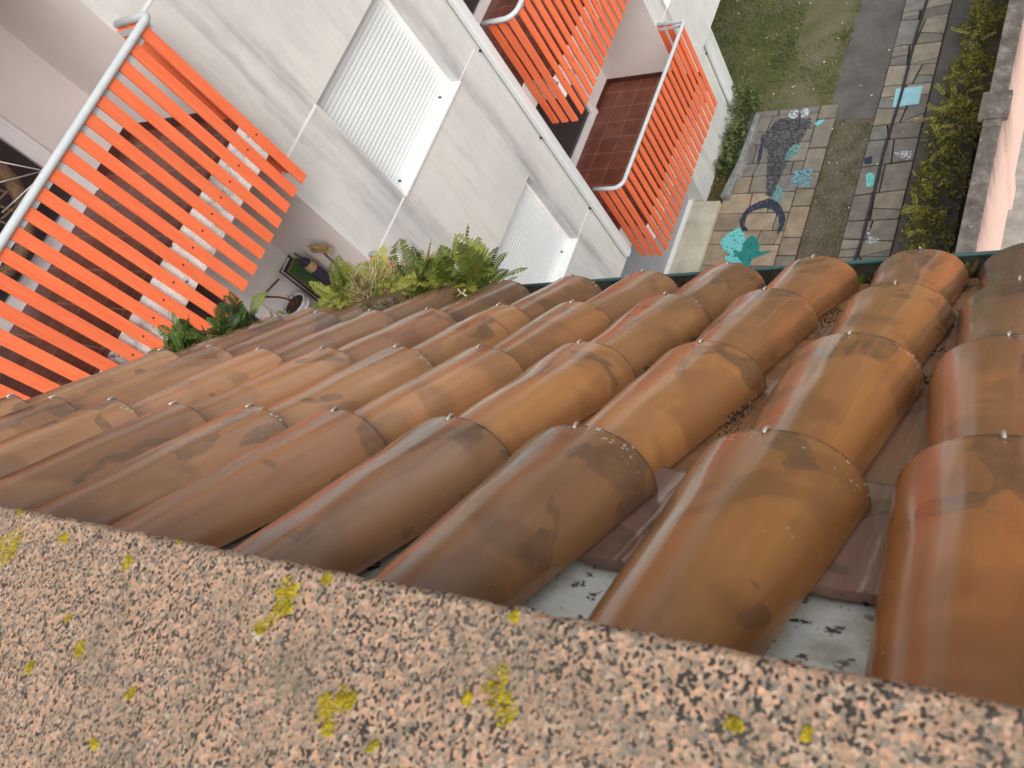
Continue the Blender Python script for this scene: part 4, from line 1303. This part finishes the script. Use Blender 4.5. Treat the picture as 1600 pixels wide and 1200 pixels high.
def strands(b, base, n, L, spread, rnd, r=0.0012, upv=Vector((0, 0, 1)), curl=0.6):
    for k in range(n):
        p = base + Vector((rnd.uniform(-spread, spread), rnd.uniform(-spread, spread), rnd.uniform(-0.005, 0.01)))
        d = (upv + Vector((rnd.uniform(-1, 1), rnd.uniform(-1, 1), rnd.uniform(-0.6, 0.4))) * 0.9).normalized()
        pts = [p]
        for i in range(4):
            p = p + d * L * rnd.uniform(0.18, 0.3)
            d = (d + Vector((rnd.uniform(-1, 1), rnd.uniform(-1, 1), rnd.uniform(-1, 0.4))) * curl * 0.5).normalized()
            pts.append(p)
        c = rnd.uniform(0.1, 1); b.col = (c, c, c)
        b.tube(pts, [r, r, r * 0.9, r * 0.7, r * 0.4], 4, caps=False)
rnd = random.Random(3)
b = MB()
for u, v in ((-1.89, 1.97), (-1.87, 2.01), (-1.85, 2.04), (-1.90, 1.93), (-1.83, 2.05)):
    strands(b, RP(u, v, 0.325), 44, 0.12, 0.03, rnd)
tag(b.build("straw_tuft", M['dry']), "tuft of dry straw coloured grass between two ferns on the gutter", "dry grass")
b = MB()
for k in range(16):
    u = -1.80 + 0.012 * k; v = 1.80 + 0.012 * k
    strands(b, RP(u, v, 0.345), 12, 0.026, 0.018, rnd, 0.0015)
tag(b.build("moss_mat", M['moss']), "low brown moss growing on the tiles below the big fern", "moss")
b = MB()
q = RP(-1.50, 1.90, 0.335)
pts = [q + RU * (0.0) , q + RU * 0.03 + TV * -0.012 + NN * 0.012, q + RU * 0.05 + TV * -0.030 + NN * 0.014, q + RU * 0.085 + TV * -0.05 + NN * 0.004]
b.col = (0.9,) * 3; b.tube(pts, [0.003, 0.0028, 0.0025, 0.0035], 6)
b.tube([pts[1], pts[1] + NN * 0.015 - RU * 0.01], 0.002, 5); b.tube([pts[2], pts[2] + NN * 0.012 + RU * 0.012], 0.002, 5)
tag(b.build("dry_twig", M['dry']), "broken pale twig lying on a dark tile under the fern", "twig")

def weed(name, label, u, v, h, n, L, mat, seed, bright):
    rnd = random.Random(seed); b = MB(); p = RP(u, v, h)
    for k in range(n):
        a = rnd.uniform(0, 6.28); el = rnd.uniform(0.4, 1.4)
        d = Vector((math.cos(a) * math.cos(el), math.sin(a) * math.cos(el), math.sin(el)))
        s = p + Vector((rnd.uniform(-.035, .035), rnd.uniform(-.012, .012), 0))
        leaf(b, s, d, d.cross(Vector((math.sin(a), -math.cos(a), 0.2))).normalized(), L * rnd.uniform(.5, 1.1), L * 0.28, min(1, max(0, rnd.gauss(bright, .25))))
    tag(b.build(name, mat), label, "weed", "weeds in the gutter")
weed("gutter_weed", "dark red leaved weed in the gutter in front of the cream step", -0.86, 2.075, 0.40, 26, 0.055, M['redleaf'], 1, 0.35)
weed("gutter_weed", "small dark red weed in the gutter below the teal painting", -0.76, 2.078, 0.385, 14, 0.045, M['redleaf'], 2, 0.3)
weed("gutter_weed", "small green weed in the gutter between two tiles in front of the path", -0.385, 2.07, 0.405, 14, 0.042, M['fernd'], 3, 0.6)
weed("gutter_weed", "reddish weed in the gutter in front of the pink wall", -0.150, 2.045, 0.40, 16, 0.045, M['redleaf'], 4, 0.6)

def bush(b, c, rx, ry, rz, n, L, rnd, bias=0.0):
    for k in range(n):
        while True:
            p = Vector((rnd.uniform(-1, 1), rnd.uniform(-1, 1), rnd.uniform(-0.1, 1)))
            if p.length < 1 and mnoise.noise(p * 2.3 + Vector(c)) > -0.22: break
        a = rnd.uniform(0, 6.28); el = rnd.uniform(-0.2, 1.2)
        d = Vector((math.cos(a) * math.cos(el), math.sin(a) * math.cos(el), math.sin(el)))
        nr = d.cross(Vector((rnd.uniform(-1, 1), rnd.uniform(-1, 1), rnd.uniform(-1, 1)))).normalized()
        cl = mnoise.noise(p * 3.1 + Vector((c[1], c[0], 5)))
        leaf(b, Vector((c[0] + p.x * rx, c[1] + p.y * ry, c[2] + p.z * rz)), d, nr, L * rnd.uniform(0.6, 1.2), L * 0.42, min(1, max(0, 0.42 + bias + 0.5 * cl + rnd.uniform(-0.22, 0.22))))
def sprig(b, c, L, rnd, n=10, ll=0.05):
    a = rnd.uniform(0, 6.28); d = Vector((math.cos(a) * 0.8, math.sin(a) * 0.8, 0.55)).normalized(); p = Vector(c)
    for i in range(n):
        p = p + d * L / n; d = (d + Vector((rnd.uniform(-.1, .1), rnd.uniform(-.1, .1), -0.05))).normalized()
        for s in (-1, 1):
            ld = (d * 0.5 + d.cross(Vector((0, 0, 1))) * s).normalized()
            leaf(b, p, ld, Vector((0, 0, 1)), ll * rnd.uniform(.7, 1.2), ll * .4, min(1, max(0, 0.65 + rnd.uniform(-.3, .3))))

hedge = [
    ("straggly olive green shrub against the pink wall, nearest the tiled roof", (-2.34, 7.55, 0.02), 0.34, 0.60, 0.55, 900, 'shrub', -0.05),
    ("olive shrub with long side shoots beside the black sheet", (-2.36, 8.55, 0.02), 0.36, 0.62, 0.62, 1100, 'shrub', 0.0),
    ("shrub level with the wall pillar, reaching over the dark strip", (-2.32, 9.55, 0.02), 0.40, 0.58, 0.60, 1100, 'shrub', 0.08),
    ("yellowish shrub beyond the wall pillar", (-2.26, 10.55, 0.02), 0.34, 0.60, 0.60, 1000, 'shrub', 0.1),
    ("brownish green shrub second farthest along the pink wall", (-2.22, 11.6, 0.02), 0.32, 0.62, 0.62, 1000, 'shrub', 0.0),
    ("farthest dark shrub along the pink wall at the top of the view", (-2.18, 12.7, 0.02), 0.34, 0.70, 0.62, 1000, 'shrub', -0.1),
]
rnd = random.Random(21)
for lab, c, rx, ry, rz, n, mk, bias in hedge:
    b = MB(); bush(b, (c[0] - 0.06, c[1], c[2]), rx * 1.12, ry, rz, n, 0.066, rnd, bias)
    for k in range(9):
        sprig(b, (c[0] - rx * rnd.uniform(0, .9), c[1] + rnd.uniform(-ry, ry), c[2] + rz * rnd.uniform(.1, .8)), rnd.uniform(.18, .34), rnd, ll=0.045)
    tag(b.build("hedge_shrub", M[mk]), lab, "shrub", "shrubs along the pink wall")
# planted bed by the building
b = MB()
b.prism([(-5.86, 8.42), (-5.70, 8.42), (-5.62, 9.2), (-5.60, 10.25), (-5.70, 10.27), (-5.74, 9.2)], 0.0, 0.17)
tag(b.build("kerb", M['kerb'], bevel=0.03), "rough grey kerb between the planted bed and the painted paving", "kerb")
for lab, c, rx, ry, rz, n, bias in (
        ("large grey-green bush at the corner downpipe of the white building", (-5.98, 10.45, 0.02), 0.34, 0.42, 0.55, 1500, 0.1),
        ("middle grey-green bush in the bed below the white wall", (-5.95, 9.75, 0.02), 0.22, 0.38, 0.36, 900, 0.1),
        ("low green plant at the near end of the bed", (-5.97, 9.20, 0.02), 0.18, 0.34, 0.22, 600, -0.05)):
    b = MB(); bush(b, c, rx, ry, rz, n, 0.055, rnd, bias)
    for k in range(8): sprig(b, (c[0], c[1] + rnd.uniform(-ry, ry) * .7, c[2] + rz * .7), rnd.uniform(.15, .28), rnd, ll=0.04)
    tag(b.build("bed_plant", M['bushy']), lab, "bush", "plants in the bed")
# brown leaf litter in the bed
b = MB()
for k in range(500):
    p = Vector((rnd.uniform(-6.13, -5.86), rnd.uniform(8.42, 9.1), 0.012 + rnd.uniform(0, 0.03)))
    a = rnd.uniform(0, 6.28); d = Vector((math.cos(a), math.sin(a), rnd.uniform(-.2, .4))).normalized(); c = rnd.uniform(0, 0.6)
    leaf(b, p, d, Vector((rnd.uniform(-.4, .4), rnd.uniform(-.4, .4), 1)).normalized(), 0.05, 0.025, c)
tag(b.build("leaf_litter", M['moss'], None), "brown fallen leaves lying in the planted bed", "leaves", kind='stuff')
# lawn grass
b = MB()
def blade(p, L, c):
    a = rnd.uniform(0, 6.28); d = Vector((math.cos(a) * .7, math.sin(a) * .7, rnd.uniform(.3, 1))).normalized()
    s = Vector((-math.sin(a), math.cos(a), 0)) * L * 0.09
    b.col = (c, c, c); b.face([p - s, p + s, p + d * L])
def gmask(x, yv): return mnoise.noise(Vector((x * 0.9, yv * 0.9, 2.0))) + 0.5 * mnoise.noise(Vector((x * 2.7, yv * 2.7, 7.0)))
cnt = 0
while cnt < 26000:
    x = rnd.uniform(-7.6, -4.42); yv = rnd.uniform(10.43, 14.5)
    g = gmask(x, yv) + (0.45 if x < -5.4 else -0.15 + 0.55 * max(0, 1 - abs(x + 4.5) / 0.16))
    if rnd.random() > max(0.03, min(1, 0.25 + g * 1.2)): continue
    blade(Vector((x, yv, 0.006)), rnd.uniform(.03, .075), min(1, max(0, .45 + .5 * mnoise.noise(Vector((x * 1.7, yv * 1.7, 0))) + rnd.uniform(-.25, .25)))); cnt += 1
for k in range(1600):
    yv = rnd.uniform(7, 10.1); x = -3.70 - abs(rnd.gauss(0, .06)) if rnd.random() < .5 else -4.27 + abs(rnd.gauss(0, .06))
    if mnoise.noise(Vector((x, yv * 2.2, 9))) < 0.08: continue
    blade(Vector((x, yv, 0.008)), rnd.uniform(.02, .05), rnd.uniform(.3, .8))
tag(b.build("grass", M['grass']), "short patchy grass on the lawn and along the gravel edge", "grass", kind='stuff')
b = MB()
for k in range(80):
    x = rnd.uniform(-7, -4.45) if k < 60 else rnd.uniform(-4.4, -3.0); yv = rnd.uniform(10.45, 14) if k < 60 else rnd.uniform(7.2, 12)
    s = rnd.uniform(.008, .019); a = rnd.uniform(0, 6.28); z = 0.03 if k < 60 else 0.052
    ring = [(x + s * math.cos(a + i * 1.05) * rnd.uniform(.6, 1.2), yv + s * math.sin(a + i * 1.05) * rnd.uniform(.5, 1.2), z + rnd.uniform(0, .008)) for i in range(6)]
    b.face(ring)
tag(b.build("fallen_petals", M['litter']), "pale fallen petals scattered over lawn and path", "petals", kind='stuff')
